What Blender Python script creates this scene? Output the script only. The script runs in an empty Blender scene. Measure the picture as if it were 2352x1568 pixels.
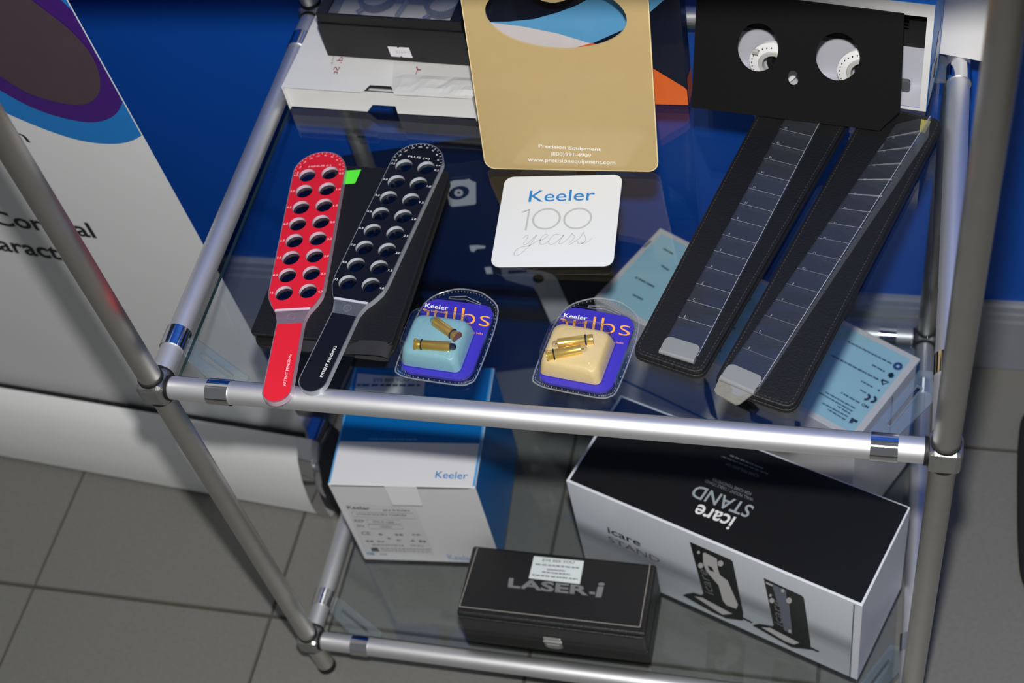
import bpy, bmesh, math, random
from mathutils import Vector, Matrix
from mathutils.geometry import tessellate_polygon

random.seed(7)
scene = bpy.context.scene
COL = scene.collection

# ------------------------------------------------------------------ camera
FPX = 3300.46                      # focal length in pixels of a 2352x1568 frame
CAM = Vector((0.73992, -0.75473, 1.86297))
RX = Vector((0.96642, 0.20196, -0.15887))      # image right
RY = Vector((0.06773, -0.79663, -0.60066))     # image down
RZ = Vector((-0.24787, 0.56973, -0.78356))     # viewing direction
cam_data = bpy.data.cameras.new('camera')
cam = bpy.data.objects.new('camera', cam_data)
COL.objects.link(cam)
Mc = Matrix.Identity(4)
for i in range(3):
    Mc[i][0], Mc[i][1], Mc[i][2], Mc[i][3] = RX[i], -RY[i], -RZ[i], CAM[i]
cam.matrix_world = Mc
cam_data.sensor_width = 36.0
cam_data.lens = FPX / 2352 * 36.0
cam_data.clip_start = 0.02
cam_data.dof.use_dof = True
cam_data.dof.focus_distance = 1.47
cam_data.dof.aperture_fstop = 5.6
scene.camera = cam

# ------------------------------------------------------------------ light
world = bpy.data.worlds.new('room_light')
scene.world = world
world.use_nodes = True
wb = world.node_tree.nodes['Background']
wb.inputs[0].default_value = (0.92, 0.96, 1.0, 1)
wb.inputs[1].default_value = 0.16

fl = bpy.data.lights.new('camera_flash', 'POINT')      # flash sitting on top of the camera
fl.energy = 103
fl.shadow_soft_size = 0.022
fl.color = (1.0, 0.985, 0.96)
flo = bpy.data.objects.new('camera_flash', fl)
flo.location = CAM - RY * 0.140 + RZ * 0.02
COL.objects.link(flo)

scene.view_settings.view_transform = 'Standard'
scene.view_settings.look = 'None'
scene.view_settings.exposure = 0.0
scene.view_settings.gamma = 1.0
scene.view_settings.use_curve_mapping = False
scene.cycles.transparent_max_bounces = 40

# ------------------------------------------------------------------ pixel helpers (2352x1568 frame)
def ray(px, py):
    return RX * ((px - 1176) / FPX) + RY * ((py - 784) / FPX) + RZ
def atz(px, py, z):
    r = ray(px, py)
    return CAM + r * ((z - CAM.z) / r.z)
def aty(px, py, y):
    r = ray(px, py)
    return CAM + r * ((y - CAM.y) / r.y)
def fr(o, u, v):
    u = Vector(u).normalized(); v = Vector(v); v = (v - u * v.dot(u)).normalized(); n = u.cross(v)
    M = Matrix.Identity(4)
    for i in range(3):
        M[i][0], M[i][1], M[i][2], M[i][3] = u[i], v[i], n[i], o[i]
    return M
def frz(o, deg):
    a = math.radians(deg)
    return fr(o, (math.cos(a), math.sin(a), 0), (-math.sin(a), math.cos(a), 0))
def onp(F, px, py):
    """pixel -> 2D coordinates in the plane z=0 of frame F"""
    o = F.translation; n = Vector((F[0][2], F[1][2], F[2][2]))
    r = ray(px, py)
    P = CAM + r * ((o - CAM).dot(n) / r.dot(n))
    q = F.inverted() @ P
    return Vector((q.x, q.y))

# ------------------------------------------------------------------ materials
def lin(c):
    return tuple((x / 255 / 12.92 if x / 255 <= 0.04045 else ((x / 255 + 0.055) / 1.055) ** 2.4) for x in c)
MATS = {}
def mat(name, rgb, rough=0.5, metal=0.0, var=0.06, nscale=40, bump=0.0, bscale=300, spec=0.5, coat=0.0, emit=0):
    if name in MATS: return MATS[name]
    m = bpy.data.materials.new(name); m.use_nodes = True
    nt = m.node_tree; b = nt.nodes['Principled BSDF']
    c = lin(rgb)
    tc = nt.nodes.new('ShaderNodeTexCoord')
    no = nt.nodes.new('ShaderNodeTexNoise'); no.inputs['Scale'].default_value = nscale; no.inputs['Detail'].default_value = 4
    nt.links.new(tc.outputs['Object'], no.inputs['Vector'])
    mx = nt.nodes.new('ShaderNodeMix'); mx.data_type = 'RGBA'
    mx.inputs[6].default_value = (*[x * (1 - var) for x in c], 1)
    mx.inputs[7].default_value = (*[min(1, x * (1 + var)) for x in c], 1)
    nt.links.new(no.outputs['Fac'], mx.inputs[0])
    nt.links.new(mx.outputs[2], b.inputs['Base Color'])
    b.inputs['Roughness'].default_value = rough
    b.inputs['Metallic'].default_value = metal
    b.inputs['Specular IOR Level'].default_value = spec
    b.inputs['Coat Weight'].default_value = coat
    b.inputs['Coat Roughness'].default_value = 0.05
    if bump:
        n2 = nt.nodes.new('ShaderNodeTexNoise'); n2.inputs['Scale'].default_value = bscale; n2.inputs['Detail'].default_value = 3
        nt.links.new(tc.outputs['Object'], n2.inputs['Vector'])
        bp = nt.nodes.new('ShaderNodeBump'); bp.inputs['Strength'].default_value = bump; bp.inputs['Distance'].default_value = 0.002
        nt.links.new(n2.outputs['Fac'], bp.inputs['Height'])
        nt.links.new(bp.outputs['Normal'], b.inputs['Normal'])
    MATS[name] = m
    return m
def clear(name, tint=(1, 1, 1), rough=0.02, base=0.04, frost=0.0, frost_rgb=(200, 200, 200)):
    """thin clear glass / plastic: transparent seen straight on, mirror-like at grazing angles"""
    if name in MATS: return MATS[name]
    m = bpy.data.materials.new(name); m.use_nodes = True
    nt = m.node_tree; nt.nodes.clear()
    out = nt.nodes.new('ShaderNodeOutputMaterial')
    lw = nt.nodes.new('ShaderNodeLayerWeight'); lw.inputs['Blend'].default_value = 0.5
    pw = nt.nodes.new('ShaderNodeMath'); pw.operation = 'POWER'; pw.inputs[1].default_value = 5
    ma = nt.nodes.new('ShaderNodeMath'); ma.operation = 'MULTIPLY_ADD'; ma.inputs[1].default_value = 1 - base; ma.inputs[2].default_value = base
    nt.links.new(lw.outputs['Facing'], pw.inputs[0]); nt.links.new(pw.outputs[0], ma.inputs[0])
    tr = nt.nodes.new('ShaderNodeBsdfTransparent'); tr.inputs[0].default_value = (*tint, 1)
    gl = nt.nodes.new('ShaderNodeBsdfGlossy'); gl.inputs['Roughness'].default_value = rough
    gl.inputs['Color'].default_value = (1, 1, 1, 1)
    mx = nt.nodes.new('ShaderNodeMixShader')
    nt.links.new(ma.outputs[0], mx.inputs[0])
    src = tr
    if frost:
        tc = nt.nodes.new('ShaderNodeTexCoord'); no = nt.nodes.new('ShaderNodeTexNoise'); no.inputs['Scale'].default_value = 90
        nt.links.new(tc.outputs['Object'], no.inputs['Vector'])
        mm = nt.nodes.new('ShaderNodeMath'); mm.operation = 'MULTIPLY_ADD'; mm.inputs[1].default_value = frost * 0.3; mm.inputs[2].default_value = frost * 0.85
        nt.links.new(no.outputs['Fac'], mm.inputs[0])
        df = nt.nodes.new('ShaderNodeBsdfDiffuse'); df.inputs[0].default_value = (*lin(frost_rgb), 1)
        m2 = nt.nodes.new('ShaderNodeMixShader'); nt.links.new(mm.outputs[0], m2.inputs[0])
        nt.links.new(tr.outputs[0], m2.inputs[1]); nt.links.new(df.outputs[0], m2.inputs[2]); src = m2
    nt.links.new(src.outputs[0], mx.inputs[1]); nt.links.new(gl.outputs[0], mx.inputs[2])
    nt.links.new(mx.outputs[0], out.inputs[0])
    MATS[name] = m
    return m

# ------------------------------------------------------------------ mesh builder
_txt = {}
def text_mesh(s, bold=0.0, space=1.0, res=3):
    k = (s, bold, space)
    if k not in _txt:
        cu = bpy.data.curves.new('t', 'FONT'); cu.body = s; cu.size = 1; cu.resolution_u = res
        cu.offset = bold; cu.space_character = space
        ob = bpy.data.objects.new('t', cu); COL.objects.link(ob)
        me = bpy.data.meshes.new_from_object(ob)
        v = [tuple(x.co) for x in me.vertices]; f = [tuple(p.vertices) for p in me.polygons]
        bpy.data.objects.remove(ob); bpy.data.meshes.remove(me); bpy.data.curves.remove(cu)
        xs = [a[0] for a in v]; ys = [a[1] for a in v]
        _txt[k] = (v, f, min(xs), max(xs), min(ys), max(ys))
    return _txt[k]

def rrect(x0, y0, x1, y1, r, seg=6):
    pts = []
    for cx, cy, a0 in ((x1 - r, y0 + r, -90), (x1 - r, y1 - r, 0), (x0 + r, y1 - r, 90), (x0 + r, y0 + r, 180)):
        for i in range(seg + 1):
            a = math.radians(a0 + 90 * i / seg); pts.append((cx + r * math.cos(a), cy + r * math.sin(a)))
    return pts
def ell(cx, cy, rx, ry=None, seg=32, rot=0):
    ry = rx if ry is None else ry; c, s = math.cos(rot), math.sin(rot); o = []
    for i in range(seg):
        a = 2 * math.pi * i / seg; x, y = rx * math.cos(a), ry * math.sin(a)
        o.append((cx + x * c - y * s, cy + x * s + y * c))
    return o
def smooth_line(pts, n=6):
    if len(pts) < 3: return pts
    P = [pts[0]] + list(pts) + [pts[-1]]; o = []
    for i in range(1, len(P) - 2):
        for k in range(n):
            t = k / n; q = []
            for d in range(2):
                a, b, c, e = P[i - 1][d], P[i][d], P[i + 1][d], P[i + 2][d]
                q.append(0.5 * (2 * b + (c - a) * t + (2 * a - 5 * b + 4 * c - e) * t * t + (3 * b - a - 3 * c + e) * t ** 3))
            o.append(tuple(q))
    o.append(tuple(pts[-1])); return o

class MB:
    def __init__(s): s.v = []; s.f = []; s.m = []; s.s = []
    def add(s, verts, faces, mi=0, sm=False):
        k = len(s.v); s.v += [tuple(x) for x in verts]
        for q in faces: s.f.append(tuple(i + k for i in q)); s.m.append(mi); s.s.append(sm)
        return s
    def box(s, x0, y0, z0, x1, y1, z1, mi=0):
        return s.add([(x0, y0, z0), (x1, y0, z0), (x1, y1, z0), (x0, y1, z0), (x0, y0, z1), (x1, y0, z1), (x1, y1, z1), (x0, y1, z1)],
                     [(3, 2, 1, 0), (4, 5, 6, 7), (0, 1, 5, 4), (1, 2, 6, 5), (2, 3, 7, 6), (3, 0, 4, 7)], mi)
    def hexa(s, b, t, mi=0):
        return s.add(list(b) + list(t), [(3, 2, 1, 0), (4, 5, 6, 7), (0, 1, 5, 4), (1, 2, 6, 5), (2, 3, 7, 6), (3, 0, 4, 7)], mi)
    def flat(s, poly, z=0.0, mi=0, holes=()):
        loops = [[Vector((p[0], p[1], 0)) for p in poly]] + [[Vector((p[0], p[1], 0)) for p in h] for h in holes]
        pts = [(p.x, p.y, z) for l in loops for p in l]
        return s.add(pts, [tuple(t) for t in tessellate_polygon(loops)], mi)
    def prism(s, poly, z0, z1, mi=0, holes=(), mside=None, sm=False, top=None):
        mside = mi if mside is None else mside; top = poly if top is None else top
        if holes:
            s.flat(poly, z0, mi, holes); s.flat(top, z1, mi, holes)
        else:
            n = len(poly)
            s.add([(p[0], p[1], z0) for p in poly], [tuple(range(n))[::-1]], mi)
            s.add([(p[0], p[1], z1) for p in top], [tuple(range(n))], mi)
        for a, b in [(poly, top)] + [(h, h) for h in holes]:
            n = len(a)
            s.add([(p[0], p[1], z0) for p in a] + [(p[0], p[1], z1) for p in b],
                  [(i, (i + 1) % n, n + (i + 1) % n, n + i) for i in range(n)], mside, sm)
        return s
    def cyl(s, p0, p1, r0, r1=None, seg=24, mi=0, caps=True):
        p0, p1 = Vector(p0), Vector(p1); d = (p1 - p0).normalized(); r1 = r0 if r1 is None else r1
        u = d.orthogonal().normalized(); w = d.cross(u); v = []
        for p, r in ((p0, r0), (p1, r1)):
            for i in range(seg):
                a = 2 * math.pi * i / seg; v.append(p + u * (r * math.cos(a)) + w * (r * math.sin(a)))
        s.add(v, [(i, (i + 1) % seg, seg + (i + 1) % seg, seg + i) for i in range(seg)], mi, True)
        if caps: s.add(v, [tuple(range(seg))[::-1], tuple(range(seg, 2 * seg))], mi)
        return s
    def lathe(s, p0, d, prof, seg=28, mi=0):
        p0 = Vector(p0); d = Vector(d).normalized(); u = d.orthogonal().normalized(); w = d.cross(u); v = []
        for h, r in prof:
            for i in range(seg):
                a = 2 * math.pi * i / seg; v.append(p0 + d * h + u * (r * math.cos(a)) + w * (r * math.sin(a)))
        n = len(prof)
        return s.add(v, [(j * seg + i, j * seg + (i + 1) % seg, (j + 1) * seg + (i + 1) % seg, (j + 1) * seg + i) for j in range(n - 1) for i in range(seg)], mi, True)
    def torus(s, c, d, R, r, seg=28, sec=10, mi=0):
        return s.lathe(c, d, [(r * math.sin(2 * math.pi * k / sec), R + r * math.cos(2 * math.pi * k / sec)) for k in range(sec + 1)], seg, mi)
    def ribbon(s, pts, w, z=0.0, mi=0):
        n = len(pts); v = []
        for i in range(n):
            a = Vector(pts[max(0, i - 1)]); b = Vector(pts[min(n - 1, i + 1)]); t = b - a
            if t.length < 1e-9: t = Vector((1, 0))
            t.normalize(); q = Vector((-t.y, t.x)) * w / 2; p = Vector(pts[i])
            v += [(p.x + q.x, p.y + q.y, z), (p.x - q.x, p.y - q.y, z)]
        return s.add(v, [(2 * i, 2 * i + 1, 2 * i + 3, 2 * i + 2) for i in range(n - 1)], mi)
    def text(s, t, pL, pR, pT, z=0.0, mi=0, bold=0.0, space=1.0, rise=0.0):
        """lettering whose bounding box is the parallelogram pL (start, bottom), pR (end, bottom), pT (start, top)"""
        v, f, x0, x1, y0, y1 = text_mesh(t, bold, space); pL, pR, pT = Vector(pL), Vector(pR), Vector(pT)
        o = []
        for p in v:
            q = pL + (pR - pL) * ((p[0] - x0) / (x1 - x0)) + (pT - pL) * ((p[1] - y0) / (y1 - y0)); o.append((q.x, q.y, z))
        if rise:
            k = len(o); o2 = [(a, b, z + rise) for a, b, _ in o]; s.add(o2, f, mi)
            ed = {}
            for q in f:
                for i in range(len(q)):
                    e = (q[i], q[(i + 1) % len(q)]); ed[e] = 1
            s.add(o + o2, [(a, b, b + k, a + k) for a, b in ed if (b, a) not in ed], mi)
        else: s.add(o, f, mi)
        return s
    def clipx(s, k0, xmin, xmax):
        """cut all faces added since face number k0 to xmin <= x <= xmax"""
        fs, ms, ss = s.f[k0:], s.m[k0:], s.s[k0:]; s.f, s.m, s.s = s.f[:k0], s.m[:k0], s.s[:k0]
        for f, m, sm in zip(fs, ms, ss):
            P = [Vector(s.v[i]) for i in f]
            for sg, lim in ((1, xmin), (-1, -xmax)):
                Q = []
                for a, b in zip(P, P[1:] + P[:1]):
                    da, db = sg * a.x - lim, sg * b.x - lim
                    if da >= 0: Q.append(a)
                    if da * db < 0: Q.append(a + (b - a) * (da / (da - db)))
                P = Q
            if len(P) >= 3: s.add(P, [tuple(range(len(P)))], m, sm)
        return s
    def textpx(s, F, t, pL, pR, pT, z=0.0, mi=0, bold=0.0, space=1.0, rise=0.0):
        return s.text(t, onp(F, *pL), onp(F, *pR), onp(F, *pT), z, mi, bold, space, rise)
    def flatpx(s, F, pts, z=0.0, mi=0, holes=()):
        return s.flat([onp(F, *p) for p in pts], z, mi, [[onp(F, *p) for p in h] for h in holes])
    def ribpx(s, F, pts, w, z=0.0, mi=0, sm=True):
        q = [tuple(onp(F, *p)) for p in pts]
        return s.ribbon(smooth_line(q) if sm else q, w, z, mi)

def make(name, mb, mats, F=None, base=None, parent=None, bevel=0.0, bseg=2, weld=False):
    """mesh object from builder mb whose points are given in world frame F; stored relative to frame base"""
    me = bpy.data.meshes.new(name)
    T = (base.inverted() if base is not None else Matrix.Identity(4)) @ (F if F is not None else Matrix.Identity(4))
    me.from_pydata([T @ Vector(p) for p in mb.v], [], mb.f)
    if not isinstance(mats, (list, tuple)): mats = [mats]
    for m in mats: me.materials.append(m)
    for p, mi, sm in zip(me.polygons, mb.m, mb.s): p.material_index = mi; p.use_smooth = sm
    bm = bmesh.new(); bm.from_mesh(me)
    bmesh.ops.remove_doubles(bm, verts=bm.verts, dist=1e-6)
    bmesh.ops.recalc_face_normals(bm, faces=bm.faces)
    for e in bm.edges:
        if len(e.link_faces) == 2:
            f1, f2 = e.link_faces
            if f1.smooth != f2.smooth or (f1.smooth and e.calc_face_angle(0) > 0.9): e.smooth = False
    bm.to_mesh(me); bm.free()
    o = bpy.data.objects.new(name, me); COL.objects.link(o)
    if parent is not None: o.parent = parent
    elif base is not None: o.matrix_world = base
    if bevel:
        b = o.modifiers.new('bevel', 'BEVEL'); b.width = bevel; b.segments = bseg; b.limit_method = 'ANGLE'; b.angle_limit = math.radians(40)
        b.harden_normals = False
    return o
def tag(o, label, cat, group=None):
    o['label'] = label; o['category'] = cat
    if group: o['group'] = group
    return o
class Thing:
    def __init__(s, name, label, cat, M, group=None):
        s.M = M.copy(); s.o = bpy.data.objects.new(name, None); COL.objects.link(s.o)
        s.o.empty_display_size = 0.02; s.o.matrix_world = M; tag(s.o, label, cat, group)
    def part(s, name, mb, mats, F=None, parent=None, bevel=0.0, label=None, bseg=2):
        o = make(name, mb, mats, s.M if F is None else F, s.M, parent or s.o, bevel, bseg)
        if label: o['label'] = label
        return o
def struct(name, mb, mats, bevel=0.0):
    o = make(name, mb, mats, bevel=bevel); o['kind'] = 'structure'; return o
def rect(x0, y0, x1, y1): return [(x0, y0), (x1, y0), (x1, y1), (x0, y1)]

ZL, ZU, ZT = 0.0877, 0.6990, 1.3104       # rail heights = glass tops
W, D, TR = 0.8043, 0.5967, 0.0125

# ================================================================== materials
M_alu = mat('satin_aluminium', (226, 226, 228), 0.50, 0.90, 0.04, 60)
M_alup = mat('satin_aluminium_post', (212, 210, 205), 0.33, 1.0, 0.05, 60)
_nt = M_alup.node_tree; _b = _nt.nodes['Principled BSDF']          # drawn tube: sheen spreads around the tube, not along it
_tg = _nt.nodes.new('ShaderNodeTangent'); _tg.direction_type = 'RADIAL'; _tg.axis = 'Z'
_nt.links.new(_tg.outputs[0], _b.inputs['Tangent']); _b.inputs['Anisotropic'].default_value = 1.0
M_chrome = mat('chrome', (215, 215, 218), 0.06, 1.0, 0.02)
M_cast = mat('cast_nickel', (170, 170, 168), 0.32, 0.9, 0.15, 120, 0.15, 500)
M_rubber = mat('black_rubber', (14, 14, 15), 0.6)
M_glass = clear('shelf_glass', (0.925, 0.945, 0.955), 0.0, 0.04)
M_edge = mat('glass_edge', (40, 62, 60), 0.1, 0, 0.1, 20, coat=0.5)
M_plas = clear('clear_plastic', (0.90, 0.93, 0.94), 0.05, 0.08, 0.10, (190, 200, 205))
M_blue = mat('blue_wall_paint', (14, 78, 172), 0.45, 0, 0.06, 9, 0.05, 200, 0.35)
M_base = mat('grey_skirting', (140, 143, 152), 0.4, 0, 0.04)
M_grout = mat('tile_grout', (78, 74, 64), 0.9, 0, 0.25, 15)
M_white = mat('white_card', (232, 230, 228), 0.5, 0, 0.03, 30)
M_whitegl = mat('white_gloss_print', (236, 236, 236), 0.3, 0, 0.015, 30)
M_black = mat('black_card', (22, 22, 23), 0.45, 0, 0.1, 60)
M_ink = mat('black_ink', (24, 24, 26), 0.6)
M_grey = mat('grey_ink', (150, 152, 150), 0.6)

def tile_mat():
    m = mat('grey_floor_tile', (122, 121, 116), 0.42, 0, 0.16, 160, 0.12, 900)
    return m
M_tile = tile_mat()

# ================================================================== setting
fb = MB(); fb.box(-3.4, -3.2, -0.06, 3.6, 0.626, -0.0025)
floor = struct('floor', fb, M_grout)
tb = MB(); g = 0.1977
tb.prism(rect(-g, -g, g, g), -0.0025, 0.0, top=rect(-g + 0.0012, -g + 0.0012, g - 0.0012, g - 0.0012))
tb.add([(-g, -g, -0.008), (g, -g, -0.008), (g, g, -0.008), (-g, g, -0.008), (-g, -g, -0.0025), (g, -g, -0.0025), (g, g, -0.0025), (-g, g, -0.0025)],
       [(0, 1, 5, 4), (1, 2, 6, 5), (2, 3, 7, 6), (3, 0, 4, 7)])
tile0 = None
for ix in range(-3, 6):
    for iy in range(-4, 2):
        cx = -0.508 + 0.399 * (ix + 0.5); cy = 0.0655 + 0.4005 * (iy + 0.5)
        if iy == 1: cy = 0.0655 + 0.4005 * 1.5
        if tile0 is None:
            o = tile0 = make('tile', tb, M_tile, parent=floor)
        else:
            o = tile0.copy(); COL.objects.link(o); o.parent = floor
        o.location = (cx, cy, 0)
        if iy == 1:                                     # cut row along the wall
            o.scale = (1, 0.366, 1); o.location = (cx, 0.0655 + 0.4005 + 0.0745, 0)
struct('wall_back', MB().box(-3.4, 0.626, -0.06, 3.6, 0.74, 2.9), M_blue)
bb = MB()
prof = [(0.626, 0.0), (0.6129, 0.0), (0.6129, 0.112), (0.6145, 0.118), (0.6145, 0.130), (0.616, 0.134), (0.616, 0.146), (0.619, 0.150), (0.626, 0.150)]
n = len(prof)
bb.add([(-3.4, y, z) for y, z in prof] + [(3.6, y, z) for y, z in prof], [(i, i + 1, n + i + 1, n + i) for i in range(n - 1)])
struct('baseboard_back', bb, M_base)

# ================================================================== display rack
rack = Thing('display_rack', 'silver tube display rack with three glass shelves and chrome corner joints', 'display rack', Matrix.Translation((W / 2, D / 2, 0)))
PX = (0.0, W); PY = (0.0, D)
for x in PX:
    for y in PY:
        p = rack.part('post', MB().cyl((x, y, 0.012), (x, y, ZT + 0.05), TR, seg=36), M_alup, F=Matrix.Identity(4))
        f = MB().cyl((x, y, 0), (x, y, 0.006), 0.0135, seg=24).cyl((x, y, 0.006), (x, y, 0.012), 0.0132, 0.0126, seg=24)
        rack.part('foot', f, M_rubber, F=Matrix.Identity(4), parent=p)
        rack.part('post_cap', MB().cyl((x, y, ZT + 0.05), (x, y, ZT + 0.054), 0.0128, seg=24), M_chrome, F=Matrix.Identity(4), parent=p)
I4 = Matrix.Identity(4)
for z in (ZL, ZU, ZT):
    for x in PX:
        for y in PY:
            s = 0.0158; dx = 1 if x == 0 else -1; dy = 1 if y == 0 else -1
            jb = MB().box(x - s, y - s, z - s, x + s, y + s, z + s)
            j = rack.part('corner_joint', jb, M_cast, F=I4, bevel=0.0062, bseg=2)
            rg = MB()
            for d in ((dx, 0, 0), (0, dy, 0), (0, 0, 1), (0, 0, -1)):
                d = Vector(d); c = Vector((x, y, z))
                rg.cyl(c + d * 0.0150, c + d * 0.0186, 0.0138, seg=28)
            rack.part('seal_ring', rg, M_rubber, F=I4, parent=j)
            CO, CY = (0.0750, 0.0615) if x == 0 else (0.0545, 0.0960)
            # chrome collars of the glass holder and its clear corner plate
            c1 = MB().cyl((x + dx * (CO - 0.0125), y, z), (x + dx * (CO + 0.0125), y, z), 0.0140, seg=36)
            c2 = MB().cyl((x, y + dy * (CY - 0.0125), z), (x, y + dy * (CY + 0.0125), z), 0.0140, seg=36)
            rack.part('collar', c1, M_chrome, F=I4); rack.part('collar', c2, M_chrome, F=I4)
            P = [(0.0125, 0.048), (0.0125, 0.070), (0.020, 0.0705), (0.096, 0.0265), (0.0955, 0.0125), (0.060, 0.0125), (0.022, 0.040)]
            SL = [(0.0275, 0.0500), (0.0305, 0.0545), (0.0775, 0.0275), (0.0755, 0.0225)]
            if x: P = [(b, a) for a, b in P][::-1]; SL = [(b, a) for a, b in SL][::-1]
            poly = [(x + dx * a, y + dy * b) for a, b in P]; slot = [(x + dx * a, y + dy * b) for a, b in SL]
            if dx * dy < 0: poly = poly[::-1]; slot = slot[::-1]
            br = MB().prism(poly, z - 0.0102, z - 0.0062, holes=[slot])
            b = rack.part('corner_bracket', br, M_plas, F=I4)
            rim = MB()
            a0 = Vector(((SL[0][0] + SL[1][0]) / 2, (SL[0][1] + SL[1][1]) / 2)); a1 = Vector(((SL[2][0] + SL[3][0]) / 2, (SL[2][1] + SL[3][1]) / 2))
            dd = (a1 - a0).normalized(); nn = Vector((-dd.y, dd.x)) * 0.0026
            for q0, q1 in ((a0 + nn, a1 + nn), (a1 + nn, a1 - nn), (a1 - nn, a0 - nn), (a0 - nn, a0 + nn)):
                rim.cyl((x + dx * q0.x, y + dy * q0.y, z - 0.0066), (x + dx * q1.x, y + dy * q1.y, z - 0.0066), 0.0011, seg=8)
            rack.part('slot_rim', rim, M_plas, F=I4, parent=b)
    for y in PY:
        rack.part('rail', MB().cyl((0.016, y, z), (W - 0.016, y, z), TR, seg=40, caps=False), M_alu, F=I4)
    for x in PX:
        rack.part('rail', MB().cyl((x, 0.016, z), (x, D - 0.016, z), TR, seg=40, caps=False), M_alu, F=I4)
    gx, gy = 0.0200, 0.0155
    gl_ = MB()
    x0, y0, x1, y1 = gx, gy, W - gx, D - gy
    V = [(x0, y0, z - 0.006), (x1, y0, z - 0.006), (x1, y1, z - 0.006), (x0, y1, z - 0.006), (x0, y0, z), (x1, y0, z), (x1, y1, z), (x0, y1, z)]
    gl_.add(V, [(3, 2, 1, 0), (4, 5, 6, 7)], 0); gl_.add(V, [(0, 1, 5, 4), (1, 2, 6, 5), (2, 3, 7, 6), (3, 0, 4, 7)], 1)
    rack.part('glass_shelf', gl_, [M_glass, M_edge], F=I4)

# ================================================================== roll-up banner
ban_a = math.radians(-4.58)
BF = fr((-0.0784, 0.2380, 0), (math.cos(ban_a), math.sin(ban_a), 0), (-math.sin(ban_a), math.cos(ban_a), 0))   # x along, y back, origin at lower right front
ban = Thing('roll_up_banner', 'white roll-up banner with purple and blue rings, lettering and a white cassette foot', 'banner', BF)
prof = [(0.002, 0.010), (0.000, 0.03), (0.001, 0.06), (0.006, 0.10), (0.016, 0.135), (0.030, 0.157), (0.041, 0.163)]
cs = MB(); n = len(prof); X0, X1 = -1.0, -0.004
back = [(0.041, 0.163), (0.041, 0.150), (0.085, 0.150), (0.10, 0.10), (0.105, 0.03), (0.10, 0.006), (0.002, 0.006), (0.002, 0.010)]
full = prof + back[1:]
n = len(full)
cs.add([(X0, y, z) for y, z in full] + [(X1, y, z) for y, z in full], [(i, (i + 1) % n, n + (i + 1) % n, n + i) for i in range(n)], 0, True)
case = ban.part('cassette', cs, M_whitegl)
ec = MB()
eo = [(y - 0.001 if y < 0.05 else y, z) for y, z in full]
cen = (0.05, 0.08)
ro = [(cen[0] + (y - cen[0]) * 1.04, cen[1] + (z - cen[1]) * 1.03) for y, z in full if True]
n = len(ro)
ec.add([(X1 - 0.002, y, z) for y, z in ro] + [(X1 + 0.020, y, z) for y, z in ro] + [(X1 + 0.028, cen[0] + (y - cen[0]) * .85, cen[1] + (z - cen[1]) * .9) for y, z in ro],
       [(i, (i + 1) % n, n + (i + 1) % n, n + i) for i in range(n)] + [(n + i, n + (i + 1) % n, 2 * n + (i + 1) % n, 2 * n + i) for i in range(n)] + [tuple(range(2 * n, 3 * n))], 0, True)
ban.part('end_cap', ec, M_chrome, bevel=0.001)
ban.part('slot_lining', MB().box(X0, 0.0425, 0.148, X1, 0.052, 0.1585), M_rubber)
ban.part('foot_strip', MB().box(X0, 0.004, 0.0, X1 - 0.01, 0.09, 0.008), M_rubber)
# printed sheet, leaning very slightly to the left as it rises
SF = BF @ fr((0, 0.056, 0), (1, 0, 0), (0, 0, 1))
sh = MB()
XL = -0.97
def redge(z): return -0.002 - 0.0345 * (z - 0.16) / 0.82
nz = 12
for k in range(nz):
    za, zb = 0.15 + 1.85 * k / nz, 0.15 + 1.85 * (k + 1) / nz
    sh.add([(XL, za, 0), (redge(za), za, 0), (redge(zb), zb, 0), (XL, zb, 0), (XL, za, -0.0006), (redge(za), za, -0.0006), (redge(zb), zb, -0.0006), (XL, zb, -0.0006)],
           [(0, 1, 2, 3), (4, 7, 6, 5), (1, 5, 6, 2), (0, 3, 7, 4)])
M_ban = mat('banner_vinyl', (216, 216, 217), 0.42, 0, 0.02, 8)
sheet = ban.part('printed_sheet', sh, M_ban, F=SF)
ban.part('top_bar', MB().cyl((XL, 2.0, -0.0003), (redge(2.0), 2.0, -0.0003), 0.011, seg=16), M_alu, F=SF)
# rings traced on the sheet and cut at its right edge
def clip_right(poly):
    out = []
    n = len(poly)
    f = lambda p: redge(p[1]) - 0.0008 - p[0]
    for i in range(n):
        a, b = poly[i], poly[(i + 1) % n]; fa, fb_ = f(a), f(b)
        if fa >= 0: out.append(a)
        if fa * fb_ < 0:
            t = fa / (fa - fb_); out.append((a[0] + (b[0] - a[0]) * t, a[1] + (b[1] - a[1]) * t))
    return out
def ringpx(pts):
    return [tuple(onp(SF, *p)) for p in pts]
def big_ellipse(pts):
    """ellipse through traced lower outline, closed by mirroring through its centre"""
    return pts
M_bb = mat('banner_blue', (26, 116, 190), 0.4); M_bp = mat('banner_purple', (62, 20, 110), 0.4); M_bt = mat('banner_taupe', (72, 58, 66), 0.4, 0, 0.08, 60)
K = 2.2393
def c1(pts): return [(x / K, y / K) for x, y in pts]
blue_o = smooth_line([tuple(onp(SF, *p)) for p in c1([(-700, 100), (-400, 330), (-100, 510), (45, 585), (250, 670), (420, 722), (560, 738), (660, 728), (735, 690), (772, 640), (800, 560), (790, 420), (700, 200), (560, 0), (380, -200), (0, -480), (-500, -600), (-800, -350), (-700, 100)])])
purp_o = smooth_line([tuple(onp(SF, *p)) for p in c1([(-560, 60), (-300, 270), (0, 460), (180, 555), (340, 607), (470, 626), (560, 608), (615, 560), (640, 480), (625, 400), (560, 280), (480, 170), (340, 20), (180, -120), (-100, -330), (-450, -400), (-640, -220), (-560, 60)])])
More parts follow.
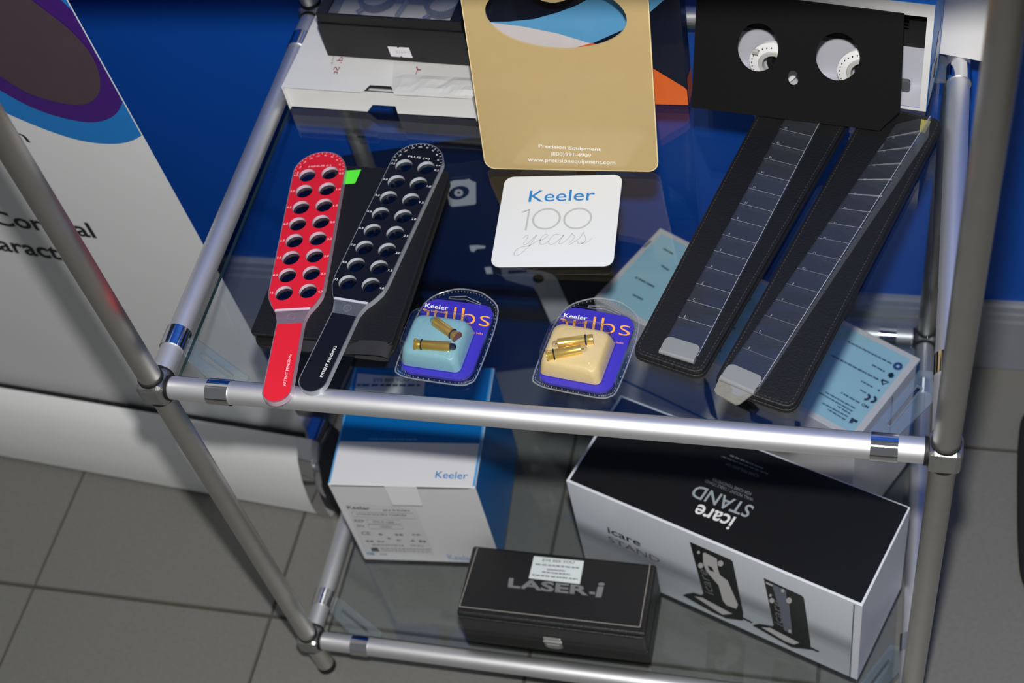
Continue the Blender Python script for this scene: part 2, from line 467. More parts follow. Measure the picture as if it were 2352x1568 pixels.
taup_o = smooth_line([tuple(onp(SF, *p)) for p in c1([(-470, 20), (-250, 220), (0, 385), (140, 470), (270, 515), (390, 535), (470, 520), (512, 470), (518, 400), (490, 310), (430, 220), (340, 130), (210, 30), (60, -80), (-150, -200), (-400, -240), (-540, -130), (-470, 20)])])
ban.part('blue_ring', MB().flat(clip_right(blue_o), 0.0006), M_bb, F=SF, parent=sheet)
ban.part('purple_ring', MB().flat(clip_right(purp_o), 0.0010), M_bp, F=SF, parent=sheet)
ban.part('taupe_disc', MB().flat(clip_right(taup_o), 0.0014), M_bt, F=SF, parent=sheet)
for txt, pl, pr, pt in (('Corneal', (-8, 516), (224, 547), (-33, 480)), ('Cataract', (-95, 559), (146, 598), (-118, 523)), ('n', (44, 320), (71, 327), (30, 302))):
    ban.part('lettering', MB().textpx(SF, txt, pl, pr, pt, 0.0006, bold=0.02), M_ink, F=SF, parent=sheet)

# ================================================================== things on the upper shelf
M_leather = mat('black_leather', (20, 20, 21), 0.5, 0, 0.12, 80, 0.35, 420, 0.4)
M_thread = mat('dark_thread', (58, 56, 54), 0.7)
M_acr = mat('white_lettering', (236, 236, 236), 0.5)

# ---- coaster -----------------------------------------------------
CF = frz((0.3884, 0.2593, ZU), 4.7)
w, h = 0.0668, 0.0660
co = Thing('coaster', 'square white card coaster with blue and grey anniversary lettering on the glass shelf', 'coaster', CF)
co.part('card', MB().prism(rrect(-w, -h, w, h, 0.0105), 0.0, 0.0016), mat('coaster_card', (226, 228, 228), 0.55, 0, 0.01), bevel=0.0003)
CT = CF @ Matrix.Translation((0, 0, 0.0016))
def k7(x, y): return (1100 + x / 6.0316, 380 + y / 6.0316)
M_kb = mat('logo_blue', (36, 128, 196), 0.5); M_kg = mat('silver_print', (188, 192, 190), 0.4)
co.part('logo_lettering', MB().textpx(CT, 'Keeler', k7(684, 508), k7(1600, 484), k7(708, 350), 0.0002, bold=0.004), M_kb, F=CT)
nb = MB()
nb.ribpx(CT, [k7(*p) for p in [(598, 648), (700, 608), (648, 898)]], 0.0022, 0.0002, sm=False)
for cx, cy in ((936, 740), (1368, 735)):
    q = [k7(cx + 186 * math.cos(a) + 12 * math.sin(a) * 0, cy + 138 * math.sin(a)) for a in [2 * math.pi * i / 40 for i in range(41)]]
    q = [(x - (y - k7(cx, cy)[1]) * 0.10, y - (x - k7(cx, cy)[0]) * 0.05) for x, y in q]
    nb.ribpx(CT, q, 0.0024, 0.0002, sm=False)
for st, wd in (([(615, 1010), (650, 975), (680, 970), (670, 1010), (630, 1060), (620, 1095), (650, 1095), (700, 1060), (760, 1000), (800, 965), (745, 1050), (690, 1120), (620, 1190), (550, 1240), (500, 1250), (490, 1210), (530, 1160), (600, 1130), (660, 1120), (720, 1100), (800, 1050), (850, 1035), (910, 1010), (955, 970), (940, 955), (900, 965), (855, 1020), (845, 1070), (870, 1095), (920, 1080), (970, 1040)], 0.0008),
               ([(1120, 960), (1060, 955), (1000, 1000), (965, 1060), (985, 1095), (1040, 1085), (1110, 1030), (1180, 960), (1130, 1030), (1110, 1075), (1130, 1090), (1180, 1060), (1250, 1000), (1290, 940), (1300, 960), (1320, 975), (1330, 990), (1290, 1040), (1250, 1075), (1265, 1090), (1320, 1060), (1400, 1000), (1450, 925), (1460, 960), (1480, 1010), (1470, 1050), (1420, 1080), (1370, 1075), (1375, 1045)], 0.0008),
               ([(1420, 1080), (1500, 1060), (1570, 1005)], 0.0007)):
    nb.ribpx(CT, [k7(*p) for p in st], wd, 0.0002)
co.part('anniversary_lettering', nb, M_kg, F=CT)

# ---- black wallet under the lens racks -----------------------------
WF = frz((0.1735, 0.1855, ZU), -1.0)
wa = Thing('leather_wallet', 'black folded leather wallet lying under the lens racks', 'wallet', WF)
x0, x1, y0, y1 = -0.083, 0.080, -0.130, 0.131
wa.part('back_cover', MB().prism(rrect(x0 + 0.004, y0 + 0.002, x1, y1, 0.014), 0, 0.0042), M_leather, bevel=0.001)
wa.part('front_cover', MB().prism(rrect(x0, y0 + 0.012, x1 - 0.002, y1, 0.006), 0.0075, 0.0123), M_leather, bevel=0.0012)
wa.part('spine', MB().cyl((x0 + 0.004, y0 + 0.018, 0.0059), (x0 + 0.004, y1 - 0.004, 0.0059), 0.0058, seg=16), M_leather)
lp = MB()
loop = [(-0.03, 0.0075), (0.02, 0.0085), (0.045, 0.0115), (0.066, 0.0125), (0.0765, 0.009), (0.076, 0.0045), (0.066, 0.0035), (0.04, 0.0045)]
loop = smooth_line(loop, 5); vv = []
for (a, b) in loop: vv += [(a, y0 - 0.002, b), (a, y0 + 0.016, b), (a, y0 - 0.002, b + 0.0013), (a, y0 + 0.016, b + 0.0013)]
nl = len(loop)
lp.add(vv, [f for i in range(nl - 1) for f in ((4 * i, 4 * i + 1, 4 * i + 5, 4 * i + 4), (4 * i + 2, 4 * i + 6, 4 * i + 7, 4 * i + 3), (4 * i, 4 * i + 4, 4 * i + 6, 4 * i + 2))], 0, True)
wa.part('strap_loop', lp, mat('leather_back', (38, 38, 40), 0.7, 0, 0.1, 80))

# ---- green sticky note -----------------------------------------------
NF = frz((0.1335, 0.2985, ZU + 0.0120), 2)
nt_ = MB(); gp = []
for i in range(9):
    t = i / 8; z = 0.0002 + 0.0035 * max(0, t - 0.6) ** 1.4
    gp += [(-0.027 + 0.041 * t - 0.001, -0.0115 + 0.002 * t, z), (-0.025 + 0.039 * t + 0.0015 * t, 0.0105 + 0.0012 * t, z + 0.0015 * max(0, t - .5))]
nt_.add(gp, [(2 * i, 2 * i + 2, 2 * i + 3, 2 * i + 1) for i in range(8)], 0, True)
note = make('sticky_note', nt_, mat('neon_green_paper', (92, 250, 60), 0.7, 0, 0.03), NF, NF)
tag(note, 'neon green sticky note on black wallet beside the red lens rack', 'sticky note')

# ---- lens racks ----------------------------------------------------
def arc(cx, cy, r, a0, a1, n): return [(cx + r * math.cos(math.radians(a0 + (a1 - a0) * i / n)), cy + r * math.sin(math.radians(a0 + (a1 - a0) * i / n))) for i in range(n + 1)]
def lens_rack(name, label, tip, deg, L, word, sheet_rgb, edge_rgb, ink_rgb, z):
    F = frz((tip[0], tip[1], z), deg - 90)                 # y along the rack, origin at the handle tip
    t = Thing(name, label, 'lens rack', F, 'lens racks lying on the wallet')
    hw, HW, T = 0.0158, 0.0315, 0.0068
    neck = [(0.0152, 0.088), (0.0150, 0.105), (0.0185, 0.117), (0.0255, 0.128), (0.0300, 0.138), (HW, 0.150)]
    def outline(i):
        r = arc(0, hw, hw - i, 180, 360, 14)
        right = [(a - i, b) for a, b in neck]
        top = arc(0, L - HW, HW - i, 0, 180, 24)
        left = [(-(a - i), b) for a, b in neck[::-1]]
        return r + right + top + left
    holes = []; cen = []
    for k in range(8):
        for sx in (-1, 1):
            c = (sx * 0.01345, 0.1440 + k * 0.0249 + (0.0012 if sx > 0 else 0)); cen.append((c, k, sx)); holes.append(ell(c[0], c[1], 0.0100, seg=28))
    M_body = clear(name + '_acrylic', (0.86, 0.86, 0.88), 0.12, 0.06, 0.16, edge_rgb); M_side = clear(name + '_acrylic_side', (0.86, 0.86, 0.88), 0.12, 0.06, 0.62, edge_rgb)
    body = t.part('acrylic_body', MB().prism(outline(0), 0, T, holes=holes, sm=True, mside=1), [M_body, M_side])
    M_sh = mat(name + '_sheet', sheet_rgb, 0.38, 0, 0.03, 60)
    o = outline(0.0012)
    head = [p for p in o if p[1] >= 0.1225]; ya = 0.1225
    head = [(0.0215, ya)] + [p for p in o[15:15 + 99] if p[1] > ya + .001 ] + [(-0.0215, ya)]
    grip = [p for p in o if p[1] <= 0.100]; 
    g1 = [p for p in grip if p[0] >= 0 and p[1] > hw]; g2 = [p for p in grip if p[0] < 0 and p[1] > hw]
    gripo = arc(0, hw, hw - 0.0012, 180, 360, 14) + [(0.0140, 0.088), (0.0138, 0.1015), (-0.0138, 0.1015), (-0.0140, 0.088)]
    t.part('head_sheet', MB().prism(head, T, T + 0.0003, holes=[ell(c[0], c[1], 0.0101, seg=28) for c, k, sx in cen]), M_sh)
    t.part('grip_sheet', MB().prism(gripo, T, T + 0.0003), M_sh)
    t.part('recess_edge', MB().box(-0.0195, 0.1195, T - 0.001, 0.0195, 0.1222, T + 0.0002), mat(name + '_edge', edge_rgb, 0.25))
    mk = MB().torus((0, 0.1105, T), (0, 0, 1), 0.0042, 0.0004, 24, 6)
    mk.ribbon([(0.0012 + 0.002 * math.cos(a), 0.1105 + 0.002 * math.sin(a)) for a in [math.radians(x) for x in range(60, 320, 20)]], 0.0007, T + 0.0002)
    t.part('moulded_mark', mk, M_body)
    M_lens = clear(name + '_lens', (0.42, 0.43, 0.47), 0.02, 0.05)
    M_wall = mat(name + '_ring', edge_rgb, 0.35)
    for c, k, sx in cen:
        l = t.part('lens', MB().lathe((c[0], c[1], 0.0020), (0, 0, 1), [(0, 0.0001), (0, 0.0097), (0.0005, 0.0098), (0.0010, 0.005), (0.0011, 0.0001)], 24), M_lens)
        t.part('retaining_ring', MB().lathe((c[0], c[1], 0.0), (0, 0, 1), [(0.0024, 0.00992), (T - 0.0001, 0.00992)], 28), M_wall, parent=l)
    ink = MB(); zt = T + 0.0005; M_ik = mat(name + '_ink', ink_rgb, 0.5)
    lv = ['12', '8.0', '7.0', '6.5', '6.0', '5.5', '5.0', '4.5']; rv = ['4.0', '3.5', '3.0', '2.5', '2.0', '1.5', '1.0', '0.5']
    for c, k, sx in cen:
        s = lv[k] if sx < 0 else rv[k]
        wd = 0.0052 if len(s) == 3 else 0.0036
        cx = sx * 0.0275; cy = c[1] - 0.0022 if sx > 0 else c[1] + 0.001
        if sx < 0: cx += 0.0004
        t.part('printed_number', MB().text(s, (cx - wd / 2, cy - 0.0014), (cx + wd / 2, cy - 0.0014), (cx - wd / 2, cy + 0.0014), zt, bold=0.014), M_ik)
    yc = L - HW
    t.part('printed_word', MB().text(word, (-0.0135, yc + 0.0064), (0.0135, yc + 0.0064), (-0.0135, yc + 0.0098), zt, bold=0.012), M_ik)
    t.part('printed_notice', MB().text('PATENT PENDING', (0.0088, 0.020), (0.0088, 0.060), (0.0056, 0.020), zt, bold=0.012), M_ik)
    for a in range(0, 181, 10):
        ca, sa = math.cos(math.radians(a)), math.sin(math.radians(a)); r0, r1 = (0.0272 if a % 30 == 0 else 0.0280), 0.0300
        ink.ribbon([(r0 * ca, yc + r0 * sa), (r1 * ca, yc + r1 * sa)], 0.0005, zt)
        if a % 20 == 0 and 0 < a < 180 or a in (0, 180):
            s = str(a); r = 0.0252; wd = 0.0011 * len(s) + 0.0006
            u = Vector((sa, -ca)); nrm = Vector((ca, sa)); c = Vector((r * ca, yc + r * sa))
            ink.text(s, c - u * wd / 2 - nrm * 0.0010, c + u * wd / 2 - nrm * 0.0010, c - u * wd / 2 + nrm * 0.0010, zt, bold=0.012)
    t.part('printed_scale', ink, M_ik)['kind'] = 'stuff'
    return t
lens_rack('red_lens_rack', 'red lens rack marked MINUS with two columns of round lenses', (0.1483, -0.0200), 98.35, 0.3545, 'MINUS (-)', (222, 30, 46), (228, 196, 212), (250, 200, 205), 0.7117)
lens_rack('black_lens_rack', 'black lens rack marked PLUS with two columns of round lenses', (0.1790, -0.0035), 83.7, 0.3560, 'PLUS (+)', (14, 14, 16), (196, 202, 210), (238, 238, 238), 0.7113)

# ---- prism bars and their cases ---------------------------------------
def stitch(path, z, step=0.0042, w=0.0007, gap=0.45):
    mb = MB(); pts = path + [path[0]]
    seg = []; L = 0
    for a, b in zip(pts[:-1], pts[1:]):
        a, b = Vector(a), Vector(b); d = (b - a).length; seg.append((a, b, L, d)); L += d
    def at(s_):
        for a, b, l, d in seg:
            if s_ <= l + d or (a, b, l, d) == seg[-1]: return a + (b - a) * min(1, (s_ - l) / max(d, 1e-9))
    n = int(L / step)
    for i in range(n):
        p, q = at(i * step), at((i + 1 - gap) * step); mb.ribbon([tuple(p), tuple(q)], w, z)
    return mb
def round_poly(pts, r, seg=6):
    out = []; n = len(pts)
    for i in range(n):
        p, a, b = Vector(pts[i]), Vector(pts[i - 1]), Vector(pts[(i + 1) % n])
        d1, d2 = (a - p).normalized(), (b - p).normalized(); ang_ = d1.angle(d2); t = r / math.tan(ang_ / 2)
        q1, q2 = p + d1 * t, p + d2 * t
        for k in range(seg + 1):
            s_ = k / seg; q = q1 * (1 - s_) ** 2 + p * (2 * s_ * (1 - s_)) + q2 * s_ * s_
            out.append((q.x, q.y))
    return out
def inset(pts, d):
    out = []; n = len(pts)
    for i in range(n):
        a, p, b = Vector(pts[i - 1]), Vector(pts[i]), Vector(pts[(i + 1) % n])
        e1, e2 = (p - a).normalized(), (b - p).normalized(); n1, n2 = Vector((-e1.y, e1.x)), Vector((-e2.y, e2.x))
        m = (n1 + n2); k = d / max(0.2, (1 + n1.dot(n2))); out.append(tuple(p + m * k))
    return out
def bar_case(label, corners):
    """corners: photo pixels of the top leather, counter-clockwise from lower left"""
    c = [atz(x, y, ZU + 0.011) for x, y in corners]
    F = frz((sum(p.x for p in c) / 4, sum(p.y for p in c) / 4, ZU), 0)
    P = [((p.x - F.translation.x), (p.y - F.translation.y)) for p in c]
    t = Thing('bar_case', label, 'leather case', F)
    t.part('bottom_leather', MB().prism(round_poly(P, 0.014), 0, 0.0050), M_leather, bevel=0.001)
    t.part('top_leather', MB().prism(round_poly(inset(P, 0.001), 0.013), 0.0046, 0.0110), M_leather, bevel=0.0016)
    st = t.part('stitching', stitch(round_poly(inset(P, 0.0048), 0.010), 0.01125), M_thread); st['kind'] = 'stuff'
    return t
bar_case('black leather bar case between bulb pack and the other case', [(1448, 808), (1612, 862), (1962, 258), (1757, 222)])
bar_case('black leather bar case beside the right post under the stepped thick bar', [(1634, 878), (1822, 942), (2172, 274), (1995, 236)])
M_prism = clear('prism_acrylic', (0.93, 0.94, 0.96), 0.01, 0.03, 0.02, (200, 210, 230))
M_rib = clear('ground_prism_face', (0.9, 0.9, 0.92), 0.1, 0.08, 0.45, (205, 208, 214))
M_base_face = clear('prism_base_face', (0.9, 0.9, 0.92), 0.15, 0.10, 0.24, (205, 210, 218))  # pale frost mixed in to imitate the flash reflection on the thick side
M_tab = mat('grey_vinyl', (128, 130, 132), 0.5)
def prism_bar(label, a, deg, W2, L0, pitch, vals, thick, z, flip, torn):
    F = frz((a[0], a[1], z), deg - 90)
    t = Thing('prism_bar', label, 'prism bar', F)
    ink = MB(); rib = MB()
    y = -0.004
    prev = None
    for i, v in enumerate(vals):
        y2 = L0 + pitch * i
        if i == len(vals) - 1: y2 += 0
        tl, tr = thick(i)
        if not flip:
            b = [(-W2, y, 0), (W2, y, 0), (W2, y2, 0), (-W2, y2, 0)]; tp = [(-W2, y, tl), (W2, y, tr), (W2, y2, tr), (-W2, y2, tl)]
        else:
            b = [(-W2, y, 0), (W2, y, 0), (W2, y2, 0), (-W2, y2, 0)]; tp = [(-W2, y, tr), (W2, y, tr), (W2, y2, tl), (-W2, y2, tl)]
        hx = MB().hexa(b, tp)
        if not flip: hx.m[3] = 1
        t.part('prism', hx, [M_prism, M_base_face])
        if i:
            l0, r0 = prev
            if not flip:
                rib.add([(-W2, y, l0), (W2, y, r0), (W2, y, max(tr, r0 + 0.0008)), (-W2, y, tl + 0.0004)], [(0, 1, 2, 3)])
            else:
                rib.add([(-W2, y - 0.0003, max(l0, tr) + 0.0002), (W2, y - 0.0003, max(l0, tr) + 0.0002), (W2, y + 0.0002, max(l0, tr) + 0.0002), (-W2, y + 0.0002, max(l0, tr) + 0.0002)], [(0, 1, 2, 3)])
            s = str(vals[i - 1]); wd = 0.0026 if len(s) > 1 else (0.0008 if s == '1' else 0.0016)
            zz = max(tl, tr if flip else tl) + 0.0008; nx = -W2 + 0.0065
            ink.text(s, (nx + wd / 2, y + 0.0038), (nx - wd / 2, y + 0.0038), (nx + wd / 2, y + 0.0008), zz, bold=0.01)
        prev = (tl, tr); y = y2
    t.part('step_face', rib, M_rib); t.part('engraved_number', ink, M_grey)['kind'] = 'stuff'
    # bright polished long edge
    t.part('polished_edge', MB().cyl((W2 - 0.0004, 0.0, thick(0)[1] - 0.0006), (W2 - 0.0004, L0 + pitch * (len(vals) - 1), (thick(len(vals) - 1)[1] if not flip else thick(0)[1] + 0.001)), 0.0004, seg=8), M_rib)
    # vinyl wrap at the thin end
    t0 = max(thick(0)); tb = MB()
    tb.prism(rrect(-W2 - 0.0008, -0.0075, W2 - 0.001, 0.0115, 0.006), t0, t0 + 0.0011)
    wrap = t.part('vinyl_tab', tb, M_tab, bevel=0.0004)
    t.part('tab_fold', MB().cyl((-W2 - 0.0008, -0.0062, t0 / 2 + 0.0003), (W2 - 0.001, -0.0062, t0 / 2 + 0.0003), t0 / 2 + 0.0009, seg=16), M_tab, parent=wrap)
    if torn:
        poly = [(-W2 - 0.003, -0.004), (-W2 + 0.0005, -0.0215), (-W2 + 0.004, -0.0245), (W2 - 0.011, -0.0265), (W2 - 0.008, -0.024), (W2 - 0.001, -0.004)]
        t.part('torn_backing', MB().prism(poly, -0.0002, 0.0016), mat('grey_backing', (122, 120, 112), 0.75, 0, 0.18, 90, 0.3, 300), parent=wrap)
        t.part('torn_film', MB().prism(smooth_line([(-0.006, -0.006), (-0.007, -0.011), (-0.003, -0.013), (-0.001, -0.0175), (0.006, -0.017), (0.0125, -0.0105), (0.013, -0.005), (-0.006, -0.006)], 4)[:-1], 0.0016, 0.0021), M_tab, parent=wrap)
    return t
vl = [1, 2, 3, 4, 5, 6, 8, 10, 12, 14, 16, 18, 20, 25, 30]
prism_bar('clear stepped prism bar of even thickness with a grey tab in the inner leather case', (0.5487, 0.0840), 74.2, 0.0188, 0.0375, 0.0232, vl,
          lambda i: (0.0042 + 0.00006 * i, 0.0046 + 0.00014 * i), ZU + 0.0112, True, False)
vr = [1, 2, 4, 6, 8, 10, 12, 14, 16, 18, 20, 25, 30, 35, 40, 45]
prism_bar('clear wedge prism bar rising to a thick end, grey tab torn, on case by post', (0.6125, 0.0540), 67.3, 0.0188, 0.0345, 0.0228, vr,
          lambda i: (0.0036, 0.0046 + 0.0377 * 0.0125 * vr[i] * 1.25), ZU + 0.0112, False, True)

yp = [atz(*q, ZU + 0.0114) for q in [(2116, 274), (2138, 279), (2124, 306), (2112, 302)]]
yf = Matrix.Translation((yp[0].x, yp[0].y, ZU + 0.0112))
tag(make('yellow_slip', MB().prism([(q.x - yp[0].x, q.y - yp[0].y) for q in yp], 0.0, 0.0005), mat('yellow_paper', (206, 190, 70), 0.6), yf, yf), 'small yellow paper slip beside the thick end of the wedge bar', 'paper slip')

# ---- bulb blister packs -------------------------------------------------
M_blis = clear('blister_plastic', (0.95, 0.95, 0.96), 0.06, 0.07)
M_blis2 = clear('blister_bead', (0.92, 0.92, 0.94), 0.08, 0.12, 0.16, (220, 225, 230))
M_card = mat('purple_card', (54, 44, 172), 0.45, 0, 0.03); M_or = mat('orange_print', (246, 170, 70), 0.5)
def k6(x, y): return (880 + x / 3.794, 640 + y / 3.794)
def blister(label, F, foam_mat, kp):
    """kp maps crop pixels of this pack to photo pixels"""
    t = Thing('bulb_pack', label, 'blister pack', F, 'bulb blister packs')
    out = smooth_line([(-0.028, -0.0555), (0.0, -0.0560), (0.028, -0.0552), (0.0375, -0.0515), (0.0425, -0.0420), (0.0438, 0.0), (0.0425, 0.030), (0.037, 0.050), (0.018, 0.0635), (0.0, 0.0665), (-0.018, 0.0635), (-0.037, 0.050), (-0.0440, 0.030), (-0.0462, 0.0), (-0.0455, -0.0440), (-0.0400, -0.0525), (-0.028, -0.0555)], 5)[:-1]
    inn = [(x * 0.88, y * 0.90 - 0.0015) for x, y in out]
    hang = [(-0.017, 0.0475), (0.0, 0.0530), (0.017, 0.0475), (0.0185, 0.0495), (0.0, 0.0560), (-0.0185, 0.0495)]
    hang = [(-0.0175, 0.0515), (-0.009, 0.0522), (0.0, 0.0535), (0.0175, 0.0490), (0.0185, 0.0508), (0.0, 0.0575), (-0.0175, 0.0540)]
    t.part('flange', MB().prism(out, 0.0, 0.0007, holes=[hang]), M_blis)
    t.part('rim_bead', (lambda mb: [mb.cyl((a[0], a[1], 0.0014), (b[0], b[1], 0.0014), 0.0008, seg=6, caps=False) for a, b in zip(out, out[1:] + out[:1])] and mb)(MB()), M_blis2)
    hb = MB()
    for a, b in zip(hang, hang[1:] + hang[:1]): hb.cyl((a[0], a[1], 0.0012), (b[0], b[1], 0.0012), 0.0005, seg=6)
    t.part('hang_slot_rim', hb, M_blis2)
    bead = MB()
    for i, p in enumerate(out):
        if i % 1 == 0: bead.box(p[0] * 0.955 - 0.0004, p[1] * 0.955 - 0.0004, 0.0007, p[0] * 0.955 + 0.0004, p[1] * 0.955 + 0.0004, 0.0018)
    t.part('flange_ribs', bead, M_blis2)['kind'] = 'stuff'
    # recessed tray wall
    tw = rrect(-0.0416, -0.0520, 0.0388, 0.0478, 0.0155)
    tw2 = rrect(-0.0412, -0.0515, 0.0384, 0.0474, 0.0153)
    wall = MB(); nn = len(tw)
    wall.add([(x, y, 0.0007) for x, y in tw] + [(x, y, 0.0075) for x, y in tw2], [(i, (i + 1) % nn, nn + (i + 1) % nn, nn + i) for i in range(nn)], 0, True)
    t.part('tray_wall', wall, M_blis)
    card = t.part('printed_card', MB().prism(rrect(-0.0408, -0.0510, 0.0378, 0.0468, 0.0150), 0.0012, 0.0042), M_card)
    PF = F @ Matrix.Translation((0, 0, 0.0044))
    # foam block with rounded shoulders
    fx0, fx1, fy0, fy1 = -0.0395, 0.0250, -0.0430, 0.0140
    fo = MB(); st = [(0.0046, 0.0, 0.006), (0.0130, 0.0008, 0.007), (0.0205, 0.0024, 0.009), (0.0238, 0.0044, 0.0095), (0.0250, 0.0080, 0.0105)]
    rings = [rrect(fx0 + i, fy0 + i, fx1 - i, fy1 - i, r, 5) for z, i, r in st]; m_ = len(rings[0])
    fo.add([(p[0], p[1], st[k][0]) for k, r_ in enumerate(rings) for p in r_],
           [(k * m_ + i, k * m_ + (i + 1) % m_, (k + 1) * m_ + (i + 1) % m_, (k + 1) * m_ + i) for k in range(len(st) - 1) for i in range(m_)] + [tuple(range((len(st) - 1) * m_, len(st) * m_))], 0, True)
    t.part('foam_block', fo, foam_mat)
    # dome over the foam
    do = MB(); sd = [(0.0044, -0.0016, 0.008), (0.014, -0.0010, 0.009), (0.0310, 0.0008, 0.011), (0.0345, 0.0022, 0.012), (0.0355, 0.0050, 0.012)]
    rings = [rrect(fx0 + i, fy0 + i, fx1 - i, fy1 - i, r, 6) for z, i, r in sd]; m_ = len(rings[0])
    do.add([(p[0], p[1], sd[k][0]) for k, r_ in enumerate(rings) for p in r_],
           [(k * m_ + i, k * m_ + (i + 1) % m_, (k + 1) * m_ + (i + 1) % m_, (k + 1) * m_ + i) for k in range(len(sd) - 1) for i in range(m_)] + [tuple(range((len(sd) - 1) * m_, len(sd) * m_))], 0, True)
    t.part('clear_dome', do, M_blis)
    m1 = MB(); m1.textpx(PF, 'Keeler', *[k6(*q) for q in kp[0]], 0, bold=0.012)
    t.part('logo_lettering', m1, M_acr, F=PF, parent=card)
    m2 = MB(); m2.textpx(PF, 'bulbs', *[k6(*q) for q in kp[1]], 0, bold=-0.014); m2.clipx(0, -0.0400, 0.0372)
    m2.textpx(PF, 'www.keeler.co.uk', *[k6(*q) for q in kp[2]], 0)
    m2.textpx(PF, 'ophthalmoscope bulbs', *[k6(*q) for q in kp[3]], 0)
    t.part('orange_lettering', m2, M_or, F=PF, parent=card)
    return t
def bulb(label, F0, p0, p1, M_brass, rim, black_tip, z):
    """brass instrument bulb lying on the foam from base p0 to glass tip p1 (2D in pack frame)"""
    a = F0 @ Vector((p0[0], p0[1], z)); b = F0 @ Vector((p1[0], p1[1], z)); d = (b - a).normalized(); L = (b - a).length
    F = fr(a, d, Vector((0, 0, 1)))
    t = Thing('bulb', label, 'bulb', F, 'brass bulbs in the blister packs')
    X = (1, 0, 0); R = 0.0052
    t.part('brass_sleeve', MB().lathe((0, 0, 0), X, [(0, 0.0001), (0, rim), (0.0012, rim), (0.0020, R), (0.0058, R), (0.0066, R * 0.92), (0.0076, R * 0.92), (0.0082, R), (L - 0.0065, R), (L - 0.0062, R * 0.86), (L - 0.0068, 0.0001)], 28), M_brass)
    t.part('end_disc', MB().cyl((-0.0003, 0, 0), (0.0002, 0, 0), rim * 0.97, seg=28), M_copper)
    t.part('seal_ring', MB().torus((0.0071, 0, 0), X, R * 0.98, 0.0008, 28, 8), M_rubber)
    t.part('glass_tip', MB().lathe((0, 0, 0), X, [(L - 0.0068, R * 0.72), (L - 0.0030, R * 0.70), (L - 0.0012, R * 0.5), (L, 0.0001)], 20), black_tip)
    t.part('filament', MB().cyl((L - 0.0066, 0.0008, 0), (L - 0.0035, 0.0004, 0), 0.0003, seg=6).cyl((L - 0.0066, -0.0008, 0), (L - 0.0035, -0.0004, 0), 0.0003, seg=6), M_chrome)
    return t
M_copper = mat('copper_disc', (150, 96, 60), 0.4, 0.5, 0.15, 200)
M_foamb = mat('pale_blue_foam', (130, 178, 188), 0.95, 0, 0.10, 260, 0.2, 1800)
M_foamy = mat('cream_foam', (222, 198, 140), 0.95, 0, 0.08, 260, 0.2, 1800)
M_brass1 = mat('aged_brass', (216, 176, 70), 0.30, 0.72, 0.1, 90); M_brass2 = mat('bright_brass', (244, 208, 96), 0.24, 0.72, 0.05, 90)
M_tipd = clear('smoked_bulb_glass', (0.25, 0.25, 0.28), 0.03, 0.10); M_tipc = clear('bulb_glass', (0.92, 0.90, 0.86), 0.03, 0.08)
B1 = frz((0.3055, 0.0885, ZU), -4.5); B2 = frz((0.4540, 0.0875, ZU), -7.5)
blister('blister pack of brass bulbs on pale blue foam', B1, M_foamb, (((362, 247), (563, 276), (372, 211)), ((272, 338), (924, 420), (296, 205)), ((353, 284), (548, 304), (355, 262)), ((620, 462), (868, 492), (622, 440))))
blister('blister pack of brass bulbs on cream foam', B2, M_foamy, (((1570, 337), (1777, 364), (1580, 299)), ((1480, 423), (2146, 500), (1503, 293)), ((1560, 374), (1760, 394), (1562, 352)), ((1840, 545), (2092, 574), (1842, 524))))
def inpack(Fp, px, py, z):
    q = Fp.inverted() @ atz(px, py, ZU + z); return (q.x, q.y)
zb = 0.0272
def k6(x, y): return (880 + x / 3.794, 640 + y / 3.794)
bulb('aged brass bulb lying level on pale blue foam, tip smoked', B1, (-0.0228, -0.0306), (0.0212, -0.0269), M_brass1, 0.0063, M_tipd, zb)
bulb('aged brass bulb leaning its flat end over the other on pale blue foam', B1, (0.0185, -0.0150), (-0.0170, 0.0040), M_brass1, 0.0063, M_tipc, zb)
bulb('bright brass bulb on cream foam, the one beside the printed word', B2, (0.0085, -0.0046), (-0.0303, -0.0197), M_brass2, 0.0052, M_tipc, zb)
bulb('bright brass bulb on cream foam, the one beside the dome edge', B2, (-0.0305, -0.0345), (0.0065, -0.0163), M_brass2, 0.0058, M_tipc, zb)

# ================================================================== back of the upper shelf
def dashes(mb, F, pL, pR, h, n, z=0.0, mi=0, seed=1, duty=0.8):
    """a line of print too small to read: short word-length bars"""
    rnd = random.Random(seed); a, b = onp(F, *pL), onp(F, *pR); t = 0.0
    while t < 1:
        l = rnd.uniform(0.5, 1.5) / n; e = min(1, t + l * duty)
        mb.ribbon([tuple(a + (b - a) * t), tuple(a + (b - a) * e)], h, z, mi); t += l
    return mb
# ---- flat white carton ------------------------------------------------
HF = frz((0.0218, 0.4190, ZU), -2.6)
hb_ = Thing('flat_white_carton', 'flat white carton with thumb notches and crumpled paper on top', 'carton', HF)
cw, ch, cd = 0.2420, 0.0365, 0.160
M_wc = mat('worn_white_card', (226, 225, 222), 0.55, 0, 0.05, 25)
shell = MB()
shell.box(0, 0, 0, 0.0012, cd, ch - 0.0006).box(cw - 0.0012, 0, 0, cw, cd, ch - 0.0006).box(0, cd - 0.0012, 0, cw, cd, ch - 0.0006).box(0, 0.040, 0, cw, cd, 0.0012)
hb_.part('tray', shell, M_wc)
TFm = HF @ Matrix.Translation((0, 0, ch))
def nx(F, px, py): return onp(F, px, py)[0]
n0, n1, n2, n3 = nx(TFm, 825, 226), nx(TFm, 844, 207), nx(TFm, 894, 208), nx(TFm, 900, 228)
hb_.part('top_panel', MB().prism([(0, 0.0), (n0, -0.001), (n1, 0.0125), (n2, 0.0125), (n3, -0.001), (cw, 0.0), (cw, cd), (0, cd)], ch - 0.0007, ch), M_wc)
